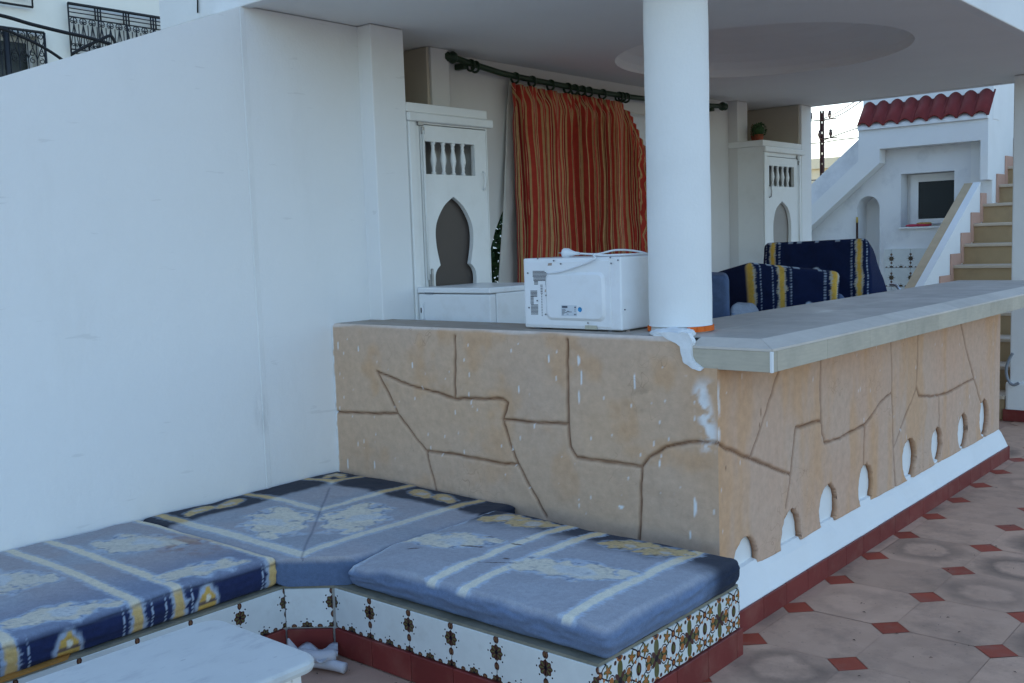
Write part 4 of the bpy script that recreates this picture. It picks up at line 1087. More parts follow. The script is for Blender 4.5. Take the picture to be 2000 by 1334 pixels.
# ================================================================== CURTAIN AND ROD
XRD = -2.315
def rodz(y): return 2.574 - .028 * min(1, max(0, (y - 1.1) / .45)) - .042 * math.sin(math.pi * min(1, max(0, (y - 1.1) / 3.2))) ** .8 - .006
rd = thing('curtain_rod', 'dark green curtain rod with ball ends and wooden rings', 'curtain rod', (XRD, 2.7, 2.5))
tubes('rod', [[(XRD, y, rodz(y)) for y in np.linspace(1.12, 4.27, 40)]], .0185, GREENR, rd, 12)
for y, s_ in ((1.12, -1), (4.27, 1)):
    lathe('finial', [(.018, 0), (.032, s_ * .012), (.036, s_ * .026), (.026, s_ * .044), (.018, s_ * .05), (.030, s_ * .07), (.014, s_ * .092)], (XRD, y - s_ * .01, rodz(y)), GREENR, rd, 16, 'y')
for y in (1.22, 4.15):
    bm = bmesh.new(); addbox(bm, -2.396, XRD - .005, y - .018, y + .018, rodz(y) - .04, rodz(y) - .005, .006); bmobj('bracket', bm, GREENR, rd)
ringy = [1.26, 1.30, 1.665, 1.83, 2.02, 2.20, 2.28, 2.36, 2.44, 2.60, 2.80, 2.84, 2.89]
for y in ringy:
    rp = [(XRD + .031 * math.cos(a), y + random.uniform(-.002, .002), rodz(y) - .012 + .031 * math.sin(a)) for a in np.linspace(0, 2 * math.pi, 15)]
    tubes('ring', [rp], .0075, GREENR, rd, 6)
def curtain_mat():
    m, nt, nd, lk, b = base_mat('striped_curtain')
    uvn = nd.new('ShaderNodeUVMap'); uvn.uv_map = 'UVMap'; sx3 = nd.new('ShaderNodeSeparateXYZ'); lk.new(uvn.outputs[0], sx3.inputs[0])
    u = (S(nt, sx3.outputs[0]) / .124).fr()
    RD = lin((172, 58, 44)); RD2 = lin((140, 42, 36)); TN = lin((178, 142, 96)); TN2 = lin((200, 172, 128))
    st = [(0, RD), (.17, TN), (.27, RD2), (.31, TN2), (.335, RD), (.50, TN), (.615, RD), (.70, TN2), (.725, RD2), (.80, TN), (.90, RD)]
    c = ramp(nt, u, st, 'CONSTANT'); v = pos(nt)
    c = mixc(nt, 1., c, ramp(nt, noise(nt, 30, 4, .6, v), [(.3, (.88,) * 3), (.7, (1.08,) * 3)]), 'MULTIPLY')
    lk.new(c, b.inputs['Base Color']); b.inputs['Roughness'].default_value = .8; b.inputs['Specular IOR Level'].default_value = .2
    b.inputs['Sheen Weight'].default_value = .15
    bump(nt, b, noise(nt, 500, 2, .5, v), .15, .002); return m
CURT = curtain_mat()
NS, NT = 620, 110
sarr = np.linspace(0, 1, NS); tarr = np.linspace(0, 1, NT)
Sg, Tg = np.meshgrid(sarr, tarr, indexing='ij')
yl = 1.615 + 2.14 * Sg
top = np.array([rodz(y) - .048 for y in yl[:, 0]])[:, None] * np.ones_like(Tg)
droop = sst(2.74, 3.28, yl) * .40 - sst(3.30, 3.72, yl) * .17
top = top - droop; bot = .22
Zc = top + (bot - top) * Tg
cloth = Sg * 3.3                                       # cloth width is gathered into folds
ph = 2 * np.pi * (Sg * 21 + .35 * np.sin(Sg * 17) + .18 * np.sin(Sg * 41))
amp = (.016 + .026 * vn(Sg * 0 + Sg * 14, Tg * 0, 1, 3)) * (.35 + .65 * sst(0, .12, Tg)) * (1 + .25 * Tg)
Xc = XRD + .012 + amp * np.sin(ph + .5 * np.sin(Tg * 3 + Sg * 9)) + (fbm(Sg * 5, Tg * 2, 2, 9) - .5) * .05 + .012 * np.sin(ph * 2.1) * sst(.1, 0, Tg)
wander = (fbm(Sg * 3, Tg * 1.3, 3, 4) - .5) * .10 * sst(.05, .6, Tg)
Yc = yl + amp * .55 * np.cos(ph + .6) + wander * sst(0, .04, Sg) + droop * .25 * sst(.05, .3, Tg) * 0 + .03 * Tg * (1 - Sg) * 0
rum = sst(2.9, 3.2, yl) * sst(0, .06, Tg)                # gathered, rumpled part where rings came off
Xc += rum * (fbm(yl * 9, Tg * 14, 2, 14) - .5) * .09
UVc = np.stack([cloth + .35 * (1 - sst(0, .055, Tg)) * .12 * (1 - Tg) + rum * ((fbm(yl * 5, Tg * 9, 2, 24) - .5) * .16 + Tg * .12), Tg * 2.3], -1)
idx = np.arange(NS * NT).reshape(NS, NT)
Fq = np.stack([idx[:-1, :-1].ravel(), idx[1:, :-1].ravel(), idx[1:, 1:].ravel(), idx[:-1, 1:].ravel()], 1)
ct = meshobj('striped_curtain', np.stack([Xc, Yc, Zc], -1).reshape(-1, 3), Fq, CURT, None, True, None, UVc.reshape(-1, 2))
sm = ct.modifiers.new('thickness', 'SOLIDIFY'); sm.thickness = .0025
tag(ct, 'red and tan striped curtain hanging in folds and slipping off its rings beside the column', 'curtain')
# pale lining hanging at its edge, and the sheer behind it
LIN = M('curtain_lining', lin((196, 192, 186)), .9, .05, 6, 200, .2, .002, .1)
def sheet(name, label, top_l, top_r, bot_l, bot_r, ns, nt_, amp_, mat):
    s_ = np.linspace(0, 1, ns); t_ = np.linspace(0, 1, nt_); A, T2 = np.meshgrid(s_, t_, indexing='ij')
    P = [np.array(p) for p in (top_l, top_r, bot_l, bot_r)]
    X = ((1 - A) * (1 - T2))[..., None] * P[0] + (A * (1 - T2))[..., None] * P[1] + ((1 - A) * T2)[..., None] * P[2] + (A * T2)[..., None] * P[3]
    X[..., 0] += amp_ * np.sin(A * 9 + T2 * 1.5) + (fbm(A * 3, T2 * 4, 2, 5) - .5) * amp_ * 2
    I = np.arange(ns * nt_).reshape(ns, nt_); Fq = np.stack([I[:-1, :-1].ravel(), I[1:, :-1].ravel(), I[1:, 1:].ravel(), I[:-1, 1:].ravel()], 1)
    o = meshobj(name, X.reshape(-1, 3), Fq, mat, None, True); sm = o.modifiers.new('thickness', 'SOLIDIFY'); sm.thickness = .002
    return tag(o, label, 'curtain')
a = bp(994, 158, 'x', -2.37); b = bp(973, 560, 'x', -2.37)
sheet('curtain_lining', 'pale lining cloth slanting out behind the edge of the striped curtain next to the cupboard', a, a + np.array([0, .35, 0]), (b[0], b[1] - (a[1] - b[1]) * .8, .25), (b[0], b[1] + .6, .25), 40, 60, .012, LIN)
sheet('sheer_curtain', 'white sheer showing above the drooping part of the striped curtain', (-2.386, 2.55, 2.40), (-2.386, 3.95, 2.40), (-2.386, 2.55, .3), (-2.386, 3.95, .3), 60, 50, .003, M('sheer_cloth', lin((214, 216, 220)), .9, .04, 6, 200, .2, .002, .1))
# shrub outside the arched opening
sh = thing('garden_shrub', 'dark green shrub glimpsed outside through the gap beside the lining cloth', 'shrub', (-3.7, 2.75, -.06))
V = []; Fq = []
for k in range(5200):
    d = Vector((random.gauss(0, 1), random.gauss(0, 1), random.gauss(0, 1))).normalized() * (random.random() ** .4)
    p = Vector((-3.7 + d.x * .5, 2.75 + d.y * .75, 1.25 + d.z * 1.1)); q_ = Vector((random.gauss(0, 1), random.gauss(0, 1), random.gauss(0, 1))).normalized()
    a = q_.orthogonal().normalized() * .022; b = q_ * .055; i = len(V); V += [p, p + b * .5 + a, p + b, p + b * .5 - a]; Fq.append((i, i + 1, i + 2, i + 3))
meshobj('foliage', [tuple(v) for v in V], Fq, LEAF, sh)['kind'] = 'stuff'
tubes('stem', [[(-3.7, 2.75, -.06), (-3.68, 2.7, .5), (-3.72, 2.78, 1.3)], [(-3.7, 2.74, .3), (-3.6, 2.9, .9), (-3.5, 3.0, 1.5)], [(-3.7, 2.76, .4), (-3.8, 2.5, 1.0), (-3.9, 2.4, 1.6)]], .02, M('bark', lin((80, 64, 50)), .9, .2, 20), sh, 6)

# ================================================================== MICROWAVE, FREEZER
APPL = M('white_enamel', (.80, .81, .82), .32, .02, 8, 30, .04, .002, .5, dirt=lin((176, 160, 140)), dirts=9, dirta=.18)
mw = thing('microwave', 'white microwave oven turned back to front on the bar ledge, its cord lying on top', 'microwave', (-.745, .3, H))
mx0, mx1, my0, my1, mz0, mz1 = -.992, -.484, .098, .46, H + .006, 1.414
bm = bmesh.new(); addbox(bm, mx0, mx1, my0 + .004, my1, mz0, mz1, .007, 3); bmobj('body', bm, APPL, mw)
# pressed steel back plate with a shallow raised field
bm = bmesh.new(); addbox(bm, mx0 + .012, mx1 - .05, my0 - .0005, my0 + .006, mz0 + .012, mz1 - .014, .002); bp_ = bmobj('back_plate', bm, APPL, mw)
def rrect(x0, x1, z0, z1, r_, n=6):
    o = []
    for (cx_, cz_, a0) in ((x1 - r_, z1 - r_, 0), (x0 + r_, z1 - r_, 90), (x0 + r_, z0 + r_, 180), (x1 - r_, z0 + r_, 270)):
        for k in range(n + 1): a = R(a0 + 90 * k / n); o.append((cx_ + r_ * math.cos(a), cz_ + r_ * math.sin(a)))
    return o
o1 = rrect(mx0 + .125, mx1 - .075, mz0 + .035, mz1 - .06, .03); o2 = rrect(mx0 + .137, mx1 - .087, mz0 + .047, mz1 - .072, .024); n = len(o1)
V = [(a, my0 - .0006, b) for a, b in o1] + [(a, my0 - .009, b) for a, b in o2]
meshobj('raised_field', V, [(i, (i + 1) % n, n + (i + 1) % n, n + i) for i in range(n)] + [tuple(range(n, 2 * n))], APPL, mw)
for (a, b, r_) in ((mx0 + .045, mx0 + .07, 0), (mx1 - .085, mx1 - .055, 0)):
    lathe('foot', [(.015, H - .0004), (.017, mz0 + .002)], (((a + b) / 2), my0 + .03, 0), M('foot_grey', (.2, .21, .24), .6), mw, 12)
    lathe('foot', [(.015, H - .0004), (.017, mz0 + .002)], (((a + b) / 2), my1 - .18, 0), M('foot_grey', (.2, .21, .24), .6), mw, 12)
def mwp(u, v, d=-.0014): P = bp(u, v, 'y', my0); return (P[0], my0 + d, P[2])
zx = lambda a, b: (1020 + a / 7.021, 470 + b / 7.021)
DARK = M('vent_dark', (.035, .03, .04), .8, .1, 30, 60, 0)
V = []; Fq = []
def vent(poly_rows):
    for (x0, x1, y) in poly_rows:
        nn = max(1, int((x1 - x0) / 13))
        for k in range(nn):
            P = mwp(*zx(x0 + (k + .5) * (x1 - x0) / nn, y)); s_ = .0027; i = len(V)
            V.extend([(P[0] - s_, P[1], P[2] - .0016), (P[0] + s_, P[1], P[2] - .0016), (P[0] + s_ * .8, P[1], P[2] + .0016), (P[0] - s_ * .8, P[1], P[2] + .0016)]); Fq.append((i, i + 1, i + 2, i + 3))
for y in range(420, 560, 18): vent([(145 + (y > 500) * 10, 310 + min(110, (y - 420) * 1.2), y)])
for y in range(560, 610, 18): vent([(165, 220, y), (318, 425, y)])
vent([(322, 425, 632), (322, 428, 614)])
for y in range(690, 770, 18): vent([(115, 208, y)])
for y in range(775, 870, 18): vent([(115, 160, y)])
for y in range(880, 1020, 18): vent([(122, 222, y)])
for y in range(710, 810, 18): vent([(385, 432, y)])
for y in range(820, 1020, 18): vent([(340 + (y > 1000) * 30, 440, y)])
for y in range(610, 1050, 22): vent([(250 + (y - 610) * .05, 282, y)])
meshobj('vent_holes', V, Fq, DARK, mw)['kind'] = 'stuff'
for (a, b) in ((222, 245), (535, 318), (1228, 312), (1218, 230), (335, 750), (214, 822), (1418, 946), (910, 1128), (102, 918), (84, 445), (330, 1010), (440, 275), (1322, 268)):
    P = mwp(*zx(a, b), -.001 if b > 200 else 0); 
    lathe('screw', [(.0035, -.0035), (.003, .0)], (P[0], P[1] - .0015 - (.0085 if 540 < a < 1330 and 330 < b < 1050 else 0), P[2]), M('screw_metal', (.22, .22, .24), .4, .1, 30, 60, 0, .002, .5, .8), mw, 10, 'y')
LAB = M('rating_label', (.62, .66, .70), .6, .02, 20, 60, 0); INK = M('label_ink', (.10, .11, .14), .7, .05, 20, 60, 0)
P = mwp(*zx(555, 1030)); Q = mwp(*zx(765, 885)); fy_ = my0 - .0096
lb = meshobj('rating_label', [(P[0], fy_, P[2]), (Q[0], fy_, P[2]), (Q[0], fy_, Q[2]), (P[0], fy_, Q[2])], [(0, 1, 2, 3)], LAB, mw)
V = []; Fq = []
for (x0, x1, y0, y1) in [(565, 640, 893, 920), (565, 610, 935, 941), (565, 620, 950, 956), (565, 605, 965, 971), (565, 630, 980, 986), (565, 600, 995, 1001), (565, 590, 1012, 1018), (635, 665, 962, 968), (625, 700, 972, 978), (630, 655, 1002, 1008), (735, 755, 903, 925), (738, 750, 940, 950), (738, 750, 960, 970), (730, 742, 1002, 1020), (748, 760, 1002, 1020)]:
    a = mwp(*zx(x0, y1)); b = mwp(*zx(x1, y0)); i = len(V); V += [(a[0], fy_ - .0006, a[2]), (b[0], fy_ - .0006, a[2]), (b[0], fy_ - .0006, b[2]), (a[0], fy_ - .0006, b[2])]; Fq.append((i, i + 1, i + 2, i + 3))
meshobj('printed_lines', V, Fq, INK, lb)
P = mwp(*zx(810, 943)); lathe('round_sticker', [(.0105, -.0004), (.0105, .0)], (P[0], fy_ - .0002, P[2]), M('blue_sticker', lin((60, 150, 205)), .5, .02, 20, 60, 0), mw, 24, 'y')
P = mwp(*zx(865, 1215)); Q = mwp(*zx(1030, 1165)); meshobj('paper_label', [(P[0], my0 - .0016, P[2]), (Q[0], my0 - .0016, P[2]), (Q[0], my0 - .0016, Q[2]), (P[0], my0 - .0016, Q[2])], [(0, 1, 2, 3)], M('old_paper', lin((190, 184, 164)), .8, .15, 60), mw)
RUST = M('rust', lin((178, 158, 144)), .9, .3, 40)
for (x0, x1, y0, y1) in ((310, 430, 665, 705), (1425, 1475, 1228, 1245), (350, 410, 305, 345)):
    a = mwp(*zx(x0, y1)); b = mwp(*zx(x1, y0)); yy = my0 - .0012 if x0 < 1000 else my0 + .001
    meshobj('rust_stain', [(a[0], yy, a[2]), (b[0] - .002, yy, a[2] + .001), (b[0], yy, b[2]), (a[0] + .003, yy, b[2] - .001)], [(0, 1, 2, 3)], RUST, mw)
# cord and plug
CORD = M('white_cord', (.74, .76, .78), .45, .03, 20, 60, 0)
zt = mz1 + .0065
c1 = [mwp(1072, 534, -.006), mwp(1100, 530, -.013), mwp(1140, 517, -.014), mwp(1165, 505, -.012)]
c1 += [(mx1 - .13, my0 + .004, zt + .003), (mx1 - .10, my0 + .03, zt), (mx1 - .05, my0 + .06, zt), (mx1 - .02, my0 + .10, zt), (mx1 - .004, my0 + .17, zt), (mx1 - .03, my0 + .24, zt), (mx1 - .08, my0 + .21, zt + .014), (mx1 - .14, my0 + .17, zt + .018), (mx1 - .21, my0 + .14, zt + .004), (mx1 - .29, my0 + .12, zt + .008)]
tubes('cord', [spline(c1, 8)], .0042, CORD, mw, 8)
e = Vector(c1[-1]); d = Vector((-1, -.12, .05)).normalized()
tubes('plug', [[e, e + d * .02, e + d * .035, e + d * .055, e + d * .075, e + d * .08]], [.006, .008, .012, .021, .022, .018], CORD, mw, 14)
tubes('plug_pin', [[e + d * .078 + Vector((0, .008, 0)), e + d * .098 + Vector((0, .008, 0))], [e + d * .078 - Vector((0, .008, 0)), e + d * .098 - Vector((0, .008, 0))]], .0025, STEEL, mw, 6)

fz = thing('freezer', 'white upright freezer with small dark badge behind the bar ledge', 'freezer', (-1.81, .75, 0))
fx0, fx1, fy0, fy1, fzt = -2.064, -1.552, .505, 1.02, 1.264
box('body', fx0, fx1, fy0 + .05, fy1, .03, fzt - .03, APPL, fz, .006)
box('door', fx0 + .001, fx1 - .001, fy0, fy0 + .047, .06, fzt - .034, APPL, fz, .008, 3)
box('top', fx0 - .002, fx1 + .003, fy0 - .004, fy1 + .002, fzt - .029, fzt, APPL, fz, .006, 3)
box('plinth', fx0 + .02, fx1 - .02, fy0 + .06, fy1 - .02, 0, .03, DARK, fz)
P = bp(830, 574, 'y', fy0); Q = bp(847, 571, 'y', fy0); box('badge', P[0], Q[0], fy0 - .003, fy0 - .0003, P[2], Q[2] + .004, M('badge', (.14, .15, .17), .4, .1, 40, 60, 0), fz)
P = bp(826, 606, 'y', fy0); bm = bmesh.new(); addbox(bm, P[0] - .006, P[0] + .012, fy0 - .014, fy0 - .0005, P[2] - .05, P[2] + .04, .004); bmobj('handle', bm, APPL, fz)
box('keyhole', P[0] - .002, P[0] + .006, fy0 - .0155, fy0 - .0141, P[2] - .012, P[2] + .014, DARK, fz)

# ================================================================== MARBLE TABLE, DEBRIS
def marble_mat():
    m, nt, nd, lk, b = base_mat('worn_marble'); v = pos(nt, (1, 1, 1)); vs_ = pos(nt, (3.2, 1.1, 1))
    c = mixc(nt, noise(nt, 5, 6, .65, v), lin((188, 191, 189)), lin((210, 212, 209)))
    s_ = S(nt, ramp(nt, noise(nt, 6, 7, .72, vs_), [(.52, (0, 0, 0)), (.66, (1, 1, 1))])) * .5
    c = mixc(nt, s_, c, lin((166, 168, 172)))
    s2 = S(nt, ramp(nt, noise(nt, 9, 7, .75, pos(nt, (5, 1.6, 1))), [(.64, (0, 0, 0)), (.72, (1, 1, 1))])) * .6
    c = mixc(nt, s2, c, lin((128, 126, 132)))
    lk.new(c, b.inputs['Base Color']); b.inputs['Roughness'].default_value = .5; b.inputs['Specular IOR Level'].default_value = .4
    bump(nt, b, noise(nt, 60, 4, .6, v), .12, .002); return m
tb = thing('coffee_table', 'low table with white weathered marble top and rounded corners in front of the bench', 'table', (-.5, -2.1, 0))
tx0, tx1, ty0, ty1, tz = -.765, -.262, -2.65, -1.650, .41
ol = rrect(tx0, tx1, ty0, ty1, .055, 8); n = len(ol); V = []; Fq = []
prof = [(0, tz), (.006, tz - .002), (.011, tz - .008), (.012, tz - .02), (.009, tz - .03), (.0, tz - .034)]
cx_, cy_ = (tx0 + tx1) / 2, (ty0 + ty1) / 2
for d_, z in [(-.012, tz)] + prof + [(-.03, tz - .034)]:
    V += [(a + (1 if a > cx_ else -1) * (d_ - .012) * (abs(a - cx_) > .01), b + (1 if b > cy_ else -1) * (d_ - .012), z) for a, b in ol]
k = len(prof) + 2
for r_ in range(k - 1):
    for i in range(n): Fq.append((r_ * n + i, r_ * n + (i + 1) % n, (r_ + 1) * n + (i + 1) % n, (r_ + 1) * n + i))
Fq += [tuple(range(n - 1, -1, -1)), tuple((k - 1) * n + i for i in range(n))]
meshobj('table_top', V, Fq, marble_mat(), tb)
for (a0, a1, b0, b1) in ((tx0 + .05, tx1 - .035, ty1 - .075, ty1 - .045), (tx0 + .05, tx1 - .035, ty0 + .045, ty0 + .075), (tx1 - .066, tx1 - .036, ty0 + .076, ty1 - .076), (tx0 + .036, tx0 + .066, ty0 + .076, ty1 - .076)):
    box('side_panel', a0, a1, b0, b1, .0, tz - .035, DOORW, tb, .004)
# rolled plastic and paper scraps at the foot of the bench corner
PLAS = M('dusty_plastic', lin((178, 176, 182)), .5, .12, 12, 60, .4, .006, .4)
db = thing('plastic_scrap', 'rolled dusty white plastic sheet lying on the floor at the bench corner', 'scrap', tuple(bp(640, 1305, 'z', 0)))
def gp(u, v, z): return tuple(bp(u, v, 'z', z))
tubes('roll', [spline([gp(596, 1292, .022), gp(620, 1294, .024), gp(650, 1299, .022), gp(674, 1305, .018)], 5)], .019, PLAS, db, 12)
tubes('roll', [spline([gp(590, 1278, .045), gp(622, 1283, .05), gp(655, 1279, .05)], 5)], .021, PLAS, db, 12)
V = []; Fq = []; N = 14
for i in range(N):
    for j in range(6):
        u_ = 560 + 100 * i / (N - 1); P = bp(u_, 1262 + 26 * j / 5 + 8 * math.sin(i * .9), 'z', .03 + .03 * vn(i * .5, j * .7, 1, 3)); V.append(tuple(P))
for i in range(N - 1):
    for j in range(5): a = i * 6 + j; Fq.append((a, a + 6, a + 7, a + 1))
sh_ = meshobj('sheet', V, Fq, PLAS, db, True); sm = sh_.modifiers.new('t', 'SOLIDIFY'); sm.thickness = .002
bm = bmesh.new(); P = bp(570, 1268, 'z', .05)
bmesh.ops.create_cone(bm, segments=7, radius1=.035, radius2=.004, depth=.09, cap_ends=True, matrix=Matrix.Translation(Vector(P)) @ Matrix.Rotation(.3, 4, 'X'))
bmobj('crumple', bm, PLAS, db)
lt = thing('dry_leaf_litter', 'scatter of tiny dry leaves and grit on the floor by the bench', 'litter', (-.7, -1.25, 0)); lt['kind'] = 'stuff'; del lt['category']
V = []; Fq = []
pts_ = [(random.uniform(600, 900), random.uniform(1295, 1334)) for _ in range(26)] + [(random.uniform(1500, 1990), random.uniform(950, 1334)) for _ in range(40)]
for u_, v_ in pts_:
    P = bp(u_, v_, 'z', .003)
    if -1.02 < P[0] < .16 and P[1] > YB - .02: continue
    if P[0] < .08 and P[1] > -.98 and P[1] < 3.6: continue
    s_ = random.uniform(.003, .009); a = random.uniform(0, 6.3); i = len(V); ca, sa = math.cos(a), math.sin(a)
    V += [(P[0] + ca * s_, P[1] + sa * s_, .0015), (P[0] - sa * s_ * .4, P[1] + ca * s_ * .4, .004), (P[0] - ca * s_, P[1] - sa * s_, .0015), (P[0] + sa * s_ * .4, P[1] - ca * s_ * .4, .003)]; Fq.append((i, i + 1, i + 2, i + 3))
meshobj('scraps', V, Fq, M('litter', lin((84, 70, 60)), .9, .4, 40), lt)['kind'] = 'stuff'

# ================================================================== OUTDOOR STAIRCASE
st = thing('outdoor_staircase', 'beige stone stairs with pink stepped skirting climbing beside the tiled-roof porch', 'staircase', (-.75, 5.1, 0))
TREAD = M('tread_stone', lin((196, 180, 160)), .6, .06, 8, 60, .15, .003, .35, rnd=.04); RISER = M('riser_stone', lin((170, 146, 112)), .7, .08, 6, 60, .2, .003, .3, rnd=.05, dirt=lin((130, 110, 84)), dirts=5, dirta=.4)
SKP = M('pink_skirting', lin((196, 156, 138)), .6, .06, 8, 60, .15, .003, .3, rnd=.05)
COPE = M('coping_stone', lin((190, 168, 138)), .8, .10, 9, 60, .25, .003, .25)
RS, TR, YS0, XS, XSR = .191, .30, 5.06, -1.2, -.285
for n in range(1, 17):
    z = RS * n - .002; y = YS0 + TR * (n - 1)
    xr = XSR if y > 5.5 else -.34
    xl = XS if y < 7.5 else -1.135
    box('tread', xl + .001, xr, y - .022, y + TR + .01, z - .03, z, TREAD, st, .006)
    box('riser', xl + .001, xr, y, y + .02, z - RS - .0, z - .0305, RISER, st)
    xk = XS if y < 7.5 else -1.135
    prism('skirting_piece', [(y - .075, z - RS + .01), (y - .001, z - RS + .01), (y - .001, z + .001), (y + TR - .085, z + .001), (y + TR - .085, z + .105), (y - .075, z + .105)], YZ, xk + .002 + .0002 * (n % 2), xk + .013 + .0003 * (n % 2), SKP, st)
XPR = -1.135
def ptop(y): return .96 + (y - 5.77) * .578
PY0, PY1 = 4.95, 7.39
prism('parapet', [(PY0, -.02), (PY1, -.02), (PY1, ptop(PY1)), (PY0, ptop(PY0))], YZ, XS - .14, XS, WHITE, st)
prism('coping', [(PY0 - .01, ptop(PY0) + .001), (PY1, ptop(PY1) + .001), (PY1, ptop(PY1) + .028), (PY0 - .01, ptop(PY0) + .028)], YZ, XS - .150, XS - .065, COPE, st)
prism('coping_rim', [(PY0 - .01, ptop(PY0) + .0012), (PY1, ptop(PY1) + .0012), (PY1, ptop(PY1) + .034), (PY0 - .01, ptop(PY0) + .034)], YZ, XS - .0645, XS + .004, WHITE, st)
prism('stair_wall', [(7.56, 0), (10.3, 0), (10.3, 4.6), (8.3, 2.95), (7.56, 2.95)], YZ, XS - .14, XPR - .001, WHITE, st)
box('stair_body', XS + .003, XSR - .02, 6.2, 10.2, 0, .9, WHITE, st)

# ================================================================== PORCH WITH TILED ROOF
pc = thing('porch', 'white porch with small red barrel tiled roof, dark window and arched niche', 'porch', (-1.8, 7.6, 0))
YP = 7.40; YR = 7.58
X_ = lambda u, v, y=None: (lambda P: (P[0], P[2]))(bp(u, v, 'y', YR if y is None else y))
outer = [(XPR, 1.95), (XPR, 2.54), (-2.425, 2.54), (-2.425, 2.225), (-3.5, 1.32), (-3.5, 1.10), (-2.2, 2.19), (-2.2, 2.335), (-1.205, 2.335), (-1.205, 1.95)]
plate('porch_frame', outer, [], XZ, YP, YP + .17, WHITE, pc)
WALLD = M('porch_wall_whitewash', (.76, .765, .77), .92, .04, 2, 60, .3, .004, .12, dirt=(.40, .41, .44), dirts=3.2, dirta=.5)
nl, _ = X_(1674, 430); nr_, _ = X_(1718, 430); nzt = X_(1695, 383)[1]; ncx = (nl + nr_) / 2; nrd = (nr_ - nl) / 2
niche = [(nl, .5)] + [(ncx + nrd * math.cos(t), nzt - nrd * 1.1 + nrd * 1.1 * math.sin(t)) for t in np.linspace(math.pi, 0, 15)] + [(nr_, .5)]
wx0, wz0_ = X_(1759, 444); wx1, wz1_ = X_(1864, 333)
win = [(wx0, wz0_), (wx1, wz0_), (wx1, wz1_), (wx0, wz1_)]
plate('porch_wall', [(-4.2, 0), (-1.205, 0), (-1.205, 2.53), (-2.42, 2.53), (-4.2, 1.05)], [niche, win], XZ, YR, YR + .26, WALLD, pc)
box('niche_back', nl - .05, nr_ + .05, YR + .262, YR + .30, .4, nzt + .1, WHITE2, pc)
tx_, tz_ = X_(1730, 486)
box('dado_bed', tx_ - .005, -1.345, YR - .03, YR - .001, 0, tz_ + .002, WHITE2, pc)
wd = box('window_surround', wx0 + .001, wx1 - .001, YR + .20, YR + .262, wz0_ + .001, wz1_ - .001, WHITE2, pc)
yw = YR + .155
fx0_, fz0_ = X_(1778, 438, yw); fx1_, fz1_ = X_(1876, 335, yw)
px0, pz0 = X_(1793, 428, yw); px1, pz1 = X_(1864, 351, yw)
fr = plate('window', [(fx0_, fz0_), (fx1_, fz0_), (fx1_, fz1_), (fx0_, fz1_)], [[(px0, pz0), (px1, pz0), (px1, pz1), (px0, pz1)]], XZ, YR + .155, YR + .199, DOORW, pc)
m_, nt_, nd_, lk_, b_ = base_mat('dark_pane'); b_.inputs['Base Color'].default_value = (.012, .018, .018, 1); b_.inputs['Roughness'].default_value = .25; b_.inputs['Specular IOR Level'].default_value = .4
pn = box('pane', px0 + .001, px1 - .001, YR + .17, YR + .178, pz0 + .001, pz1 - .001, m_, fr)
box('window_sill', wx0 - .01, wx1 + .01, YR - .03, YR + .154, wz0_ - .018, wz0_ - .0005, WHITE2, pc, .004)
# tiled dado under the window
dt = uvtile('wall_tile', .1965, .1965, .008, MOTIF)
for i in range(5):
    for j in range(5):
        x = tx_ + .2 * i - .125
        if x > -1.5: continue
        piece('wall_tile', dt if i else uvtile('wall_tile', .072, .1965, .008, MOTIF, .125), (x + (.125 if i == 0 else 0), YR - .039, tz_ - .2 * (j + 1)), pc)
# barrel tiles: each run is one tile
def roof_piece(w, depth, rise):
    N = 14; V = []; Fq = []
    prof = []
    for k in range(N + 1):
        t = k / N; prof.append((t * w, .042 * max(0., math.sin(math.pi * min(1, t / .84))) ** .75 - .004))
    for s_, (dy, dz) in enumerate(((0, 0), (depth, rise))):
        for (a, b) in prof: V.append((a, dy, dz + b))
    for s_, (dy, dz) in enumerate(((0, 0), (depth, rise))):
        for (a, b) in prof: V.append((a, dy, dz + b - .013))
    n1 = N + 1
    for k in range(N):
        Fq += [(k, k + 1, n1 + k + 1, n1 + k), (2 * n1 + k, 3 * n1 + k, 3 * n1 + k + 1, 2 * n1 + k + 1), (k, 2 * n1 + k, 2 * n1 + k + 1, k + 1), (n1 + k, n1 + k + 1, 3 * n1 + k + 1, 3 * n1 + k)]
    Fq += [(0, n1, 3 * n1, 2 * n1), (N, 2 * n1 + N, 3 * n1 + N, n1 + N)]
    me = bpy.data.meshes.new('roof_tile'); me.from_pydata(V, [], Fq); me.materials.append(M('roof_tile_red', lin((118, 42, 38)), .65, .12, 10, 60, .2, .003, .3, rnd=.06))
    me.polygons.foreach_set('use_smooth', [True] * len(me.polygons)); me.update(); return me
rt = roof_piece(.1405, .22, .255)
NRT = 9; rw = 1.295 / 8.9; rt = roof_piece(rw * 1.01, .22, .255)
for k in range(NRT): piece('roof_tile', rt, (-2.428 + rw * k, YP - .045, 2.583 + .0006 * (k % 2)), pc)
prism('roof_bed', [(YP - .03, 2.541), (YP + .15, 2.541), (YP + .15, 2.79), (YP - .03, 2.572)], YZ, -2.424, XPR - .002, WHITE2, pc)
box('ridge_band', -2.435, XPR + .004, YP + .151, YP + .36, 2.541, 2.885, WHITE, pc, .006)
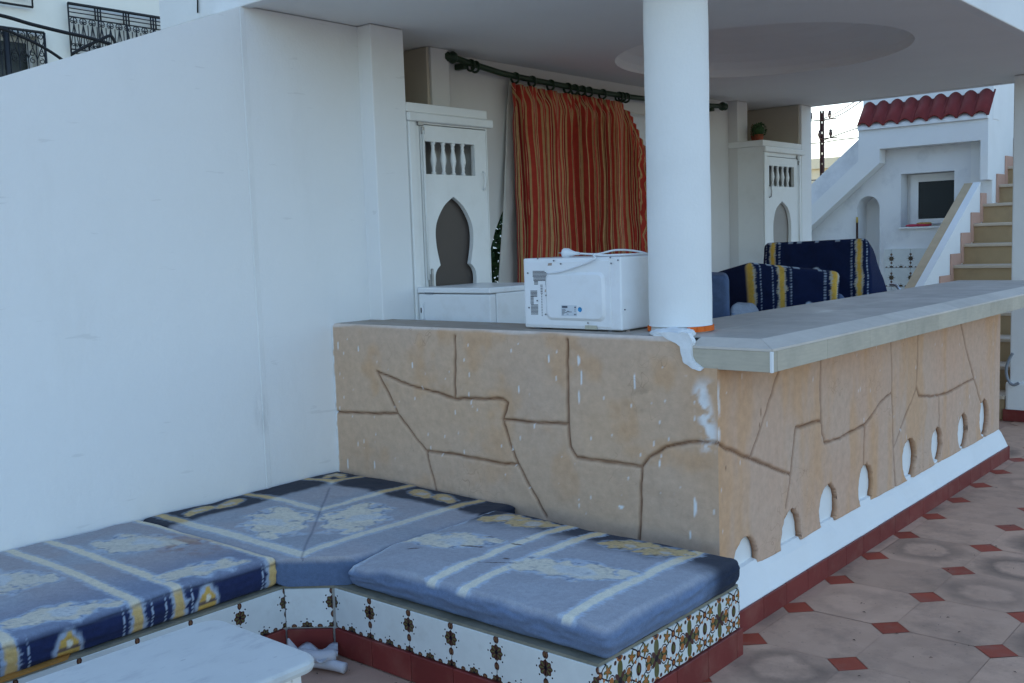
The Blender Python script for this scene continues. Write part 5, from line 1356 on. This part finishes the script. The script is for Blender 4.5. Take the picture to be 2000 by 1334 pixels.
# things at the porch
gv = thing('rubber_gloves', 'crumpled pink rubber gloves and yellow rag on the porch window sill', 'gloves', (wx0 + .2, YR + .02, wz0_))
for i, (a, cM) in enumerate(((-.085, 'g1'), (-.03, 'g1'), (.035, 'g1'), (.0, 'g2'), (.06, 'g2'))):
    bm = bmesh.new(); bmesh.ops.create_icosphere(bm, subdivisions=3, radius=1)
    for v in bm.verts:
        f_ = 1 + .5 * (fbm(v.co.x * 1.3 + i, v.co.y + v.co.z, 3, i, 2) - .5)
        v.co = Vector((wx0 + .2 + a + v.co.x * (.075 if cM == 'g1' else .05) * f_, YR + .03 + .02 * (i % 2) + v.co.y * .035 * f_, wz0_ + .015 + (.018 if cM == 'g2' else 0) + v.co.z * (.0145 if cM == 'g1' else .012)))
    bmobj('glove' if cM == 'g1' else 'rag', bm, M('pink_rubber', lin((196, 60, 84)), .5, .08, 12) if cM == 'g1' else M('yellow_rag', lin((190, 150, 90)), .9, .15, 20), gv, True)
bs = thing('broom', 'broom handle with yellow tip leaning in the arched niche', 'broom', (-2.53, YR - .03, 0))
P = bp(1674, 424, 'y', YR - .03); tubes('handle', [[(P[0], P[1], .03), (P[0], P[1], P[2] - .06)]], .013, M('dark_handle', lin((70, 48, 40)), .5, .1, 20), bs, 8)
tubes('tip', [[(P[0], P[1], P[2] - .0599), (P[0], P[1], P[2])]], .0125, M('yellow_tip', lin((200, 170, 90)), .5, .1, 20), bs, 8)
box('brush', P[0] - .14, P[0] + .14, P[1] - .02, P[1] + .02, 0, .06, M('bristle', (.12, .10, .08), .9), bs, .005)

# ================================================================== UTILITY POLE, WIRES, FAR HOUSE
up = thing('utility_pole', 'dark slotted steel utility pole with insulators beyond the porch', 'utility pole', tuple(bp(1605, 380, 'y', 45) * np.array([1, 1, 0]) + np.array([0, 0, -.06])))
PT = bp(1601, 217, 'y', 45); PB = bp(1606, 400, 'y', 45); ox, oy = PB[0], 45
POLE = M('rusty_steel', lin((46, 22, 24)), .7, .2, 4)
bm = bmesh.new(); addbox(bm, ox - .085, ox - .045, oy - .08, oy + .08, -.06, PT[2]); addbox(bm, ox + .045, ox + .085, oy - .08, oy + .08, -.06, PT[2]); bmobj('flange', bm, POLE, up)
for k in range(14):
    z0 = .4 + k * (PT[2] - .4) / 14; box('web_plate', ox - .0449, ox + .0449, oy - .05, oy + .05, z0, z0 + (PT[2] - .4) / 14 * .78, POLE, up)
for z0, l0, l1 in ((PT[2] - .45, -.55, .75), (PT[2] - 1.35, -.1, .8)):
    tubes('cross_arm', [[(ox + l0, oy - .1, z0), (ox + l1, oy - .1, z0)]], .03, POLE, up, 6)
    for xx in (l0 + .02, l1 - .32):
        lathe('insulator', [(.03, z0), (.06, z0 + .1), (.10, z0 + .2), (.07, z0 + .3), (.08, z0 + .38), (.03, z0 + .42)], (ox + xx, oy - .1, 0), M('insulator_dark', (.05, .03, .03), .3), up, 10)
def wire(label, pts, r=.028, mat=None):
    return tag(tubes('overhead_wire', [spline(pts, 8)], r, mat or M('wire', (.10, .08, .08), .6), None, 5), label, 'wire')
wy = lambda u, v, d=45: tuple(bp(u, v, 'y', d))
wire('overhead wire rising from the top arm of the utility pole', [wy(1608, 232), wy(1640, 217, 44), wy(1690, 185, 43), wy(1760, 140, 42)])
wire('overhead wire just below the topmost one at the utility pole', [wy(1608, 236), wy(1645, 222, 44), wy(1695, 190, 43), wy(1770, 150, 42)])
wire('thin overhead wire crossing the middle of the utility pole', [wy(1570, 281), wy(1602, 279), wy(1640, 273), wy(1700, 266), wy(1800, 250)])
wire('overhead wire climbing from the lower insulator of the utility pole', [wy(1604, 276), wy(1640, 262), wy(1690, 245), wy(1760, 220)])
wire('low overhead wire passing in front of the far pale house', [wy(1570, 353), wy(1602, 351), wy(1640, 346), wy(1700, 340)])
fh = thing('far_house', 'pale cream house far behind the utility pole', 'house', (-30, 76, -.06))
FHM = M('far_house_paint', lin((236, 222, 190)), .9, .05, .5, 5, .1)
Z0 = bp(1640, 320, 'y', 70)[2]
box('wall', -46, -14, 70, 82, -.06, Z0 - .25, FHM, fh); box('parapet', -46.2, -13.8, 69.7, 82.2, Z0 - .249, Z0 + .5, FHM, fh)
for k in range(9):
    x = -44 + k * 3.4
    for z in (1.2, 3.9):
        wv_ = box('window', x, x + 1.3, 69.93, 70.02, z, z + 1.4, DOORW, fh); box('pane', x + .1, x + 1.2, 69.91, 69.925, z + .1, z + 1.3, m_, wv_)

# ================================================================== NEIGHBOURING BUILDING ON THE LEFT
nb = thing('neighbour_building', 'tall white house behind the long wall with wrought iron grilles', 'building', (-17, 10, -.06))
XN = -14.
NBM = M('neighbour_paint', (.84, .82, .74), .9, .05, .6, 20, .2, .004, .12, dirt=(.55, .55, .5), dirts=.8, dirta=.35)
def nz_(u, v): P = bp(u, v, 'x', XN); return P[1], P[2]
ya, za = nz_(-70, 52); yb_, zb_ = nz_(74, 62)
w1 = [(ya, za - 1.55), (yb_, za - 1.55), (yb_, za), (ya, za)]
plate('wall', [(-14, -.06), (24, -.06), (24, 12.5), (-14, 12.5)], [w1], YZ, XN, XN - .35, NBM, nb)
box('wall_back', -20, XN - .36, -14, 24, -.06, 12.4, NBM, nb)
wq = box('window', XN - .30, XN - .26, ya, yb_, za - 1.55, za, DOORW, nb); box('pane', XN - .259, XN - .25, ya + .08, yb_ - .08, za - 1.47, za - .08, m_, wq)
box('parapet', -20.2, XN + .12, -14.2, 24.2, 12.51, 12.9, NBM, nb)
for k, y in enumerate((10.5, 15.5, 20.5)):
    for z in (1.2, 4.3, 7.6):
        w_ = box('window', XN + .001, XN + .05, y, y + 1.2, z, z + 1.4, DOORW, nb); box('pane', XN + .051, XN + .056, y + .1, y + 1.1, z + .1, z + 1.3, m_, w_)
def scroll(c, r_, a0, turns, sgn, n=16):
    return [(XN + .10, c[0] + sgn * r_ * (1 - .62 * k / n) * math.cos(a0 + 2 * math.pi * turns * k / n), c[1] + r_ * (1 - .62 * k / n) * math.sin(a0 + 2 * math.pi * turns * k / n)) for k in range(n + 1)]
# window grille: heavy side bar, uprights, crossing bars and paired scrolls
gl = thing('window_grille', 'black wrought iron window grille with paired scrolls on the white house', 'grille', (XN + .1, (ya + yb_) / 2, za - 1.6))
y0, z1 = nz_(4, 56); y1, _ = nz_(80, 65); z0 = z1 - 1.6
y0 -= .62
L = [[(XN + .1, y0, z0), (XN + .1, y0, z1)], [(XN + .1, y1, z0), (XN + .1, y1, z1)], [(XN + .1, y0, z1), (XN + .1, y1, z1)], [(XN + .1, y0, z0), (XN + .1, y1, z0)]]
tubes('frame', L, .022, BLACKI, gl, 6)
tubes('frame', [[(XN + .1, y0 + .62, z0), (XN + .1, y0 + .62, z1)]], .04, BLACKI, gl, 6)
nb_ = 9; stp = (y1 - y0) / nb_
for k in range(1, nb_): tubes('upright_bar', [[(XN + .1, y0 + stp * k, z0), (XN + .1, y0 + stp * k, z1)]], .009, BLACKI, gl, 5)
L = []
for k in range(nb_):
    a = y0 + stp * k; L += [[(XN + .1, a, z1), (XN + .1, a + stp, z1 - .42)], [(XN + .1, a, z1 - .42), (XN + .1, a + stp, z1 - .1)]]
    for zc in (z1 - .07, z1 - .33, z1 - .44, z1 - .75): L.append(scroll((a + stp * .5, zc), .045, math.pi / 2, 1.1, 1 if k % 2 else -1))
tubes('scrollwork', L, .0075, BLACKI, gl, 5)['kind'] = 'stuff'
# balcony railing
bl = thing('balcony_railing', 'black wrought iron balcony railing with scroll panels on the white house', 'railing', (XN + .4, 6, 4.4))
def railing(t, ya_, yb2, zt_, h, x):
    def T(L): return [[(x, p[1], p[2]) for p in q_] for q_ in L]
    tubes('top_rail', [[(x, ya_, zt_), (x, yb2, zt_)]], .024, BLACKI, t, 6)
    tubes('bottom_rail', [[(x, ya_, zt_ - h), (x, yb2, zt_ - h)]], .018, BLACKI, t, 6)
    tubes('mid_rail', [[(x, ya_, zt_ - .20), (x, yb2, zt_ - .20)], [(x, ya_, zt_ - .70), (x, yb2, zt_ - .70)]], .012, BLACKI, t, 5)
    n = max(2, int(round((yb2 - ya_) / .52)))
    L = []
    for k in range(n + 1):
        yy = ya_ + (yb2 - ya_) * k / n
        for d in ((-.045, 0, .045) if 0 < k < n else (0,)): tubes('post', [[(x, yy + d, zt_ - h if d == 0 else zt_ - .2), (x, yy + d, zt_)]], .014, BLACKI, t, 5)
        if k < n:
            for zz in (.07, .13, .76, .83): L.append([(x, yy, zt_ - zz), (x, yy + (yb2 - ya_) / n, zt_ - zz)])
    L2 = []; m2 = int(round((yb2 - ya_) / .15)); s2 = (yb2 - ya_) / m2
    for k in range(m2):
        a = ya_ + s2 * k; c = a + s2 / 2
        L2 += [[(x, c, zt_ - .2), (x, c, zt_ - .70)], [(x, a, zt_ - .70), (x, c, zt_ - .3)], [(x, a + s2, zt_ - .70), (x, c, zt_ - .3)], [(x, a, zt_ - .3), (x, a, zt_ - .7)]]
        L2 += T([[(0, c + .055 * math.cos(u), zt_ - .255 + .05 * math.sin(u)) for u in np.linspace(0, math.pi, 8)]]) + T([scroll((c + .028, zt_ - .28), .026, 0, 1.0, 1), scroll((c - .028, zt_ - .28), .026, 0, 1.0, -1), scroll((c + .028, zt_ - .63), .026, 0, 1.0, 1), scroll((c - .028, zt_ - .63), .026, 0, 1.0, -1)])
    tubes('panel_bars', L, .009, BLACKI, t, 5)['kind'] = 'stuff'; tubes('scrollwork', L2, .008, BLACKI, t, 5)['kind'] = 'stuff'
y0, zt_ = nz_(125, 8); y1, zt2 = nz_(330, 42)
XN0 = XN; 
railing(bl, y0, y1 + .6, zt_ - .005, .95, XN + .12)
bl2 = thing('balcony_railing', 'black iron railing of the upper balcony on the white house, only its corner showing', 'railing', (XN + .4, 3.5, 5.3))
y1, zb3 = nz_(57, 17)
railing(bl2, y1 - 2.2, y1, zb3 + .95, .95, XN + .12)
cab = M('black_cable', (.012, .012, .014), .6, .1, 8, 60, 0)
cb = lambda l, x: [tuple(bp(u, v, 'x', x)) for u, v in l]
tag(tubes('hanging_cable', [spline(cb([(-120, 8), (0, 30), (60, 47), (125, 63), (170, 73), (215, 86)], -7), 8)], .016, cab, None, 6), 'thick black cable slung in front of the balcony railing', 'cable')
tag(tubes('hanging_cable', [spline(cb([(-120, 35), (0, 56), (40, 71), (80, 90), (115, 112), (150, 140)], -7), 8)], .013, cab, None, 6), 'black cable dropping across the window grille', 'cable')
tag(tubes('hanging_cable', [spline(cb([(140, 106), (165, 92), (195, 78), (213, 70), (220, 74), (228, 90)], -7), 6)], .015, cab, None, 6), 'short bent black cable end standing above the wall top', 'cable')
tag(tubes('drip_cable', [[tuple(bp(386, -60, 'y', Y0 - .020)), tuple(bp(386, 25, 'y', Y0 - .020))]], .004, cab, None, 6), 'thin dark cable hanging down the canopy front edge', 'cable')
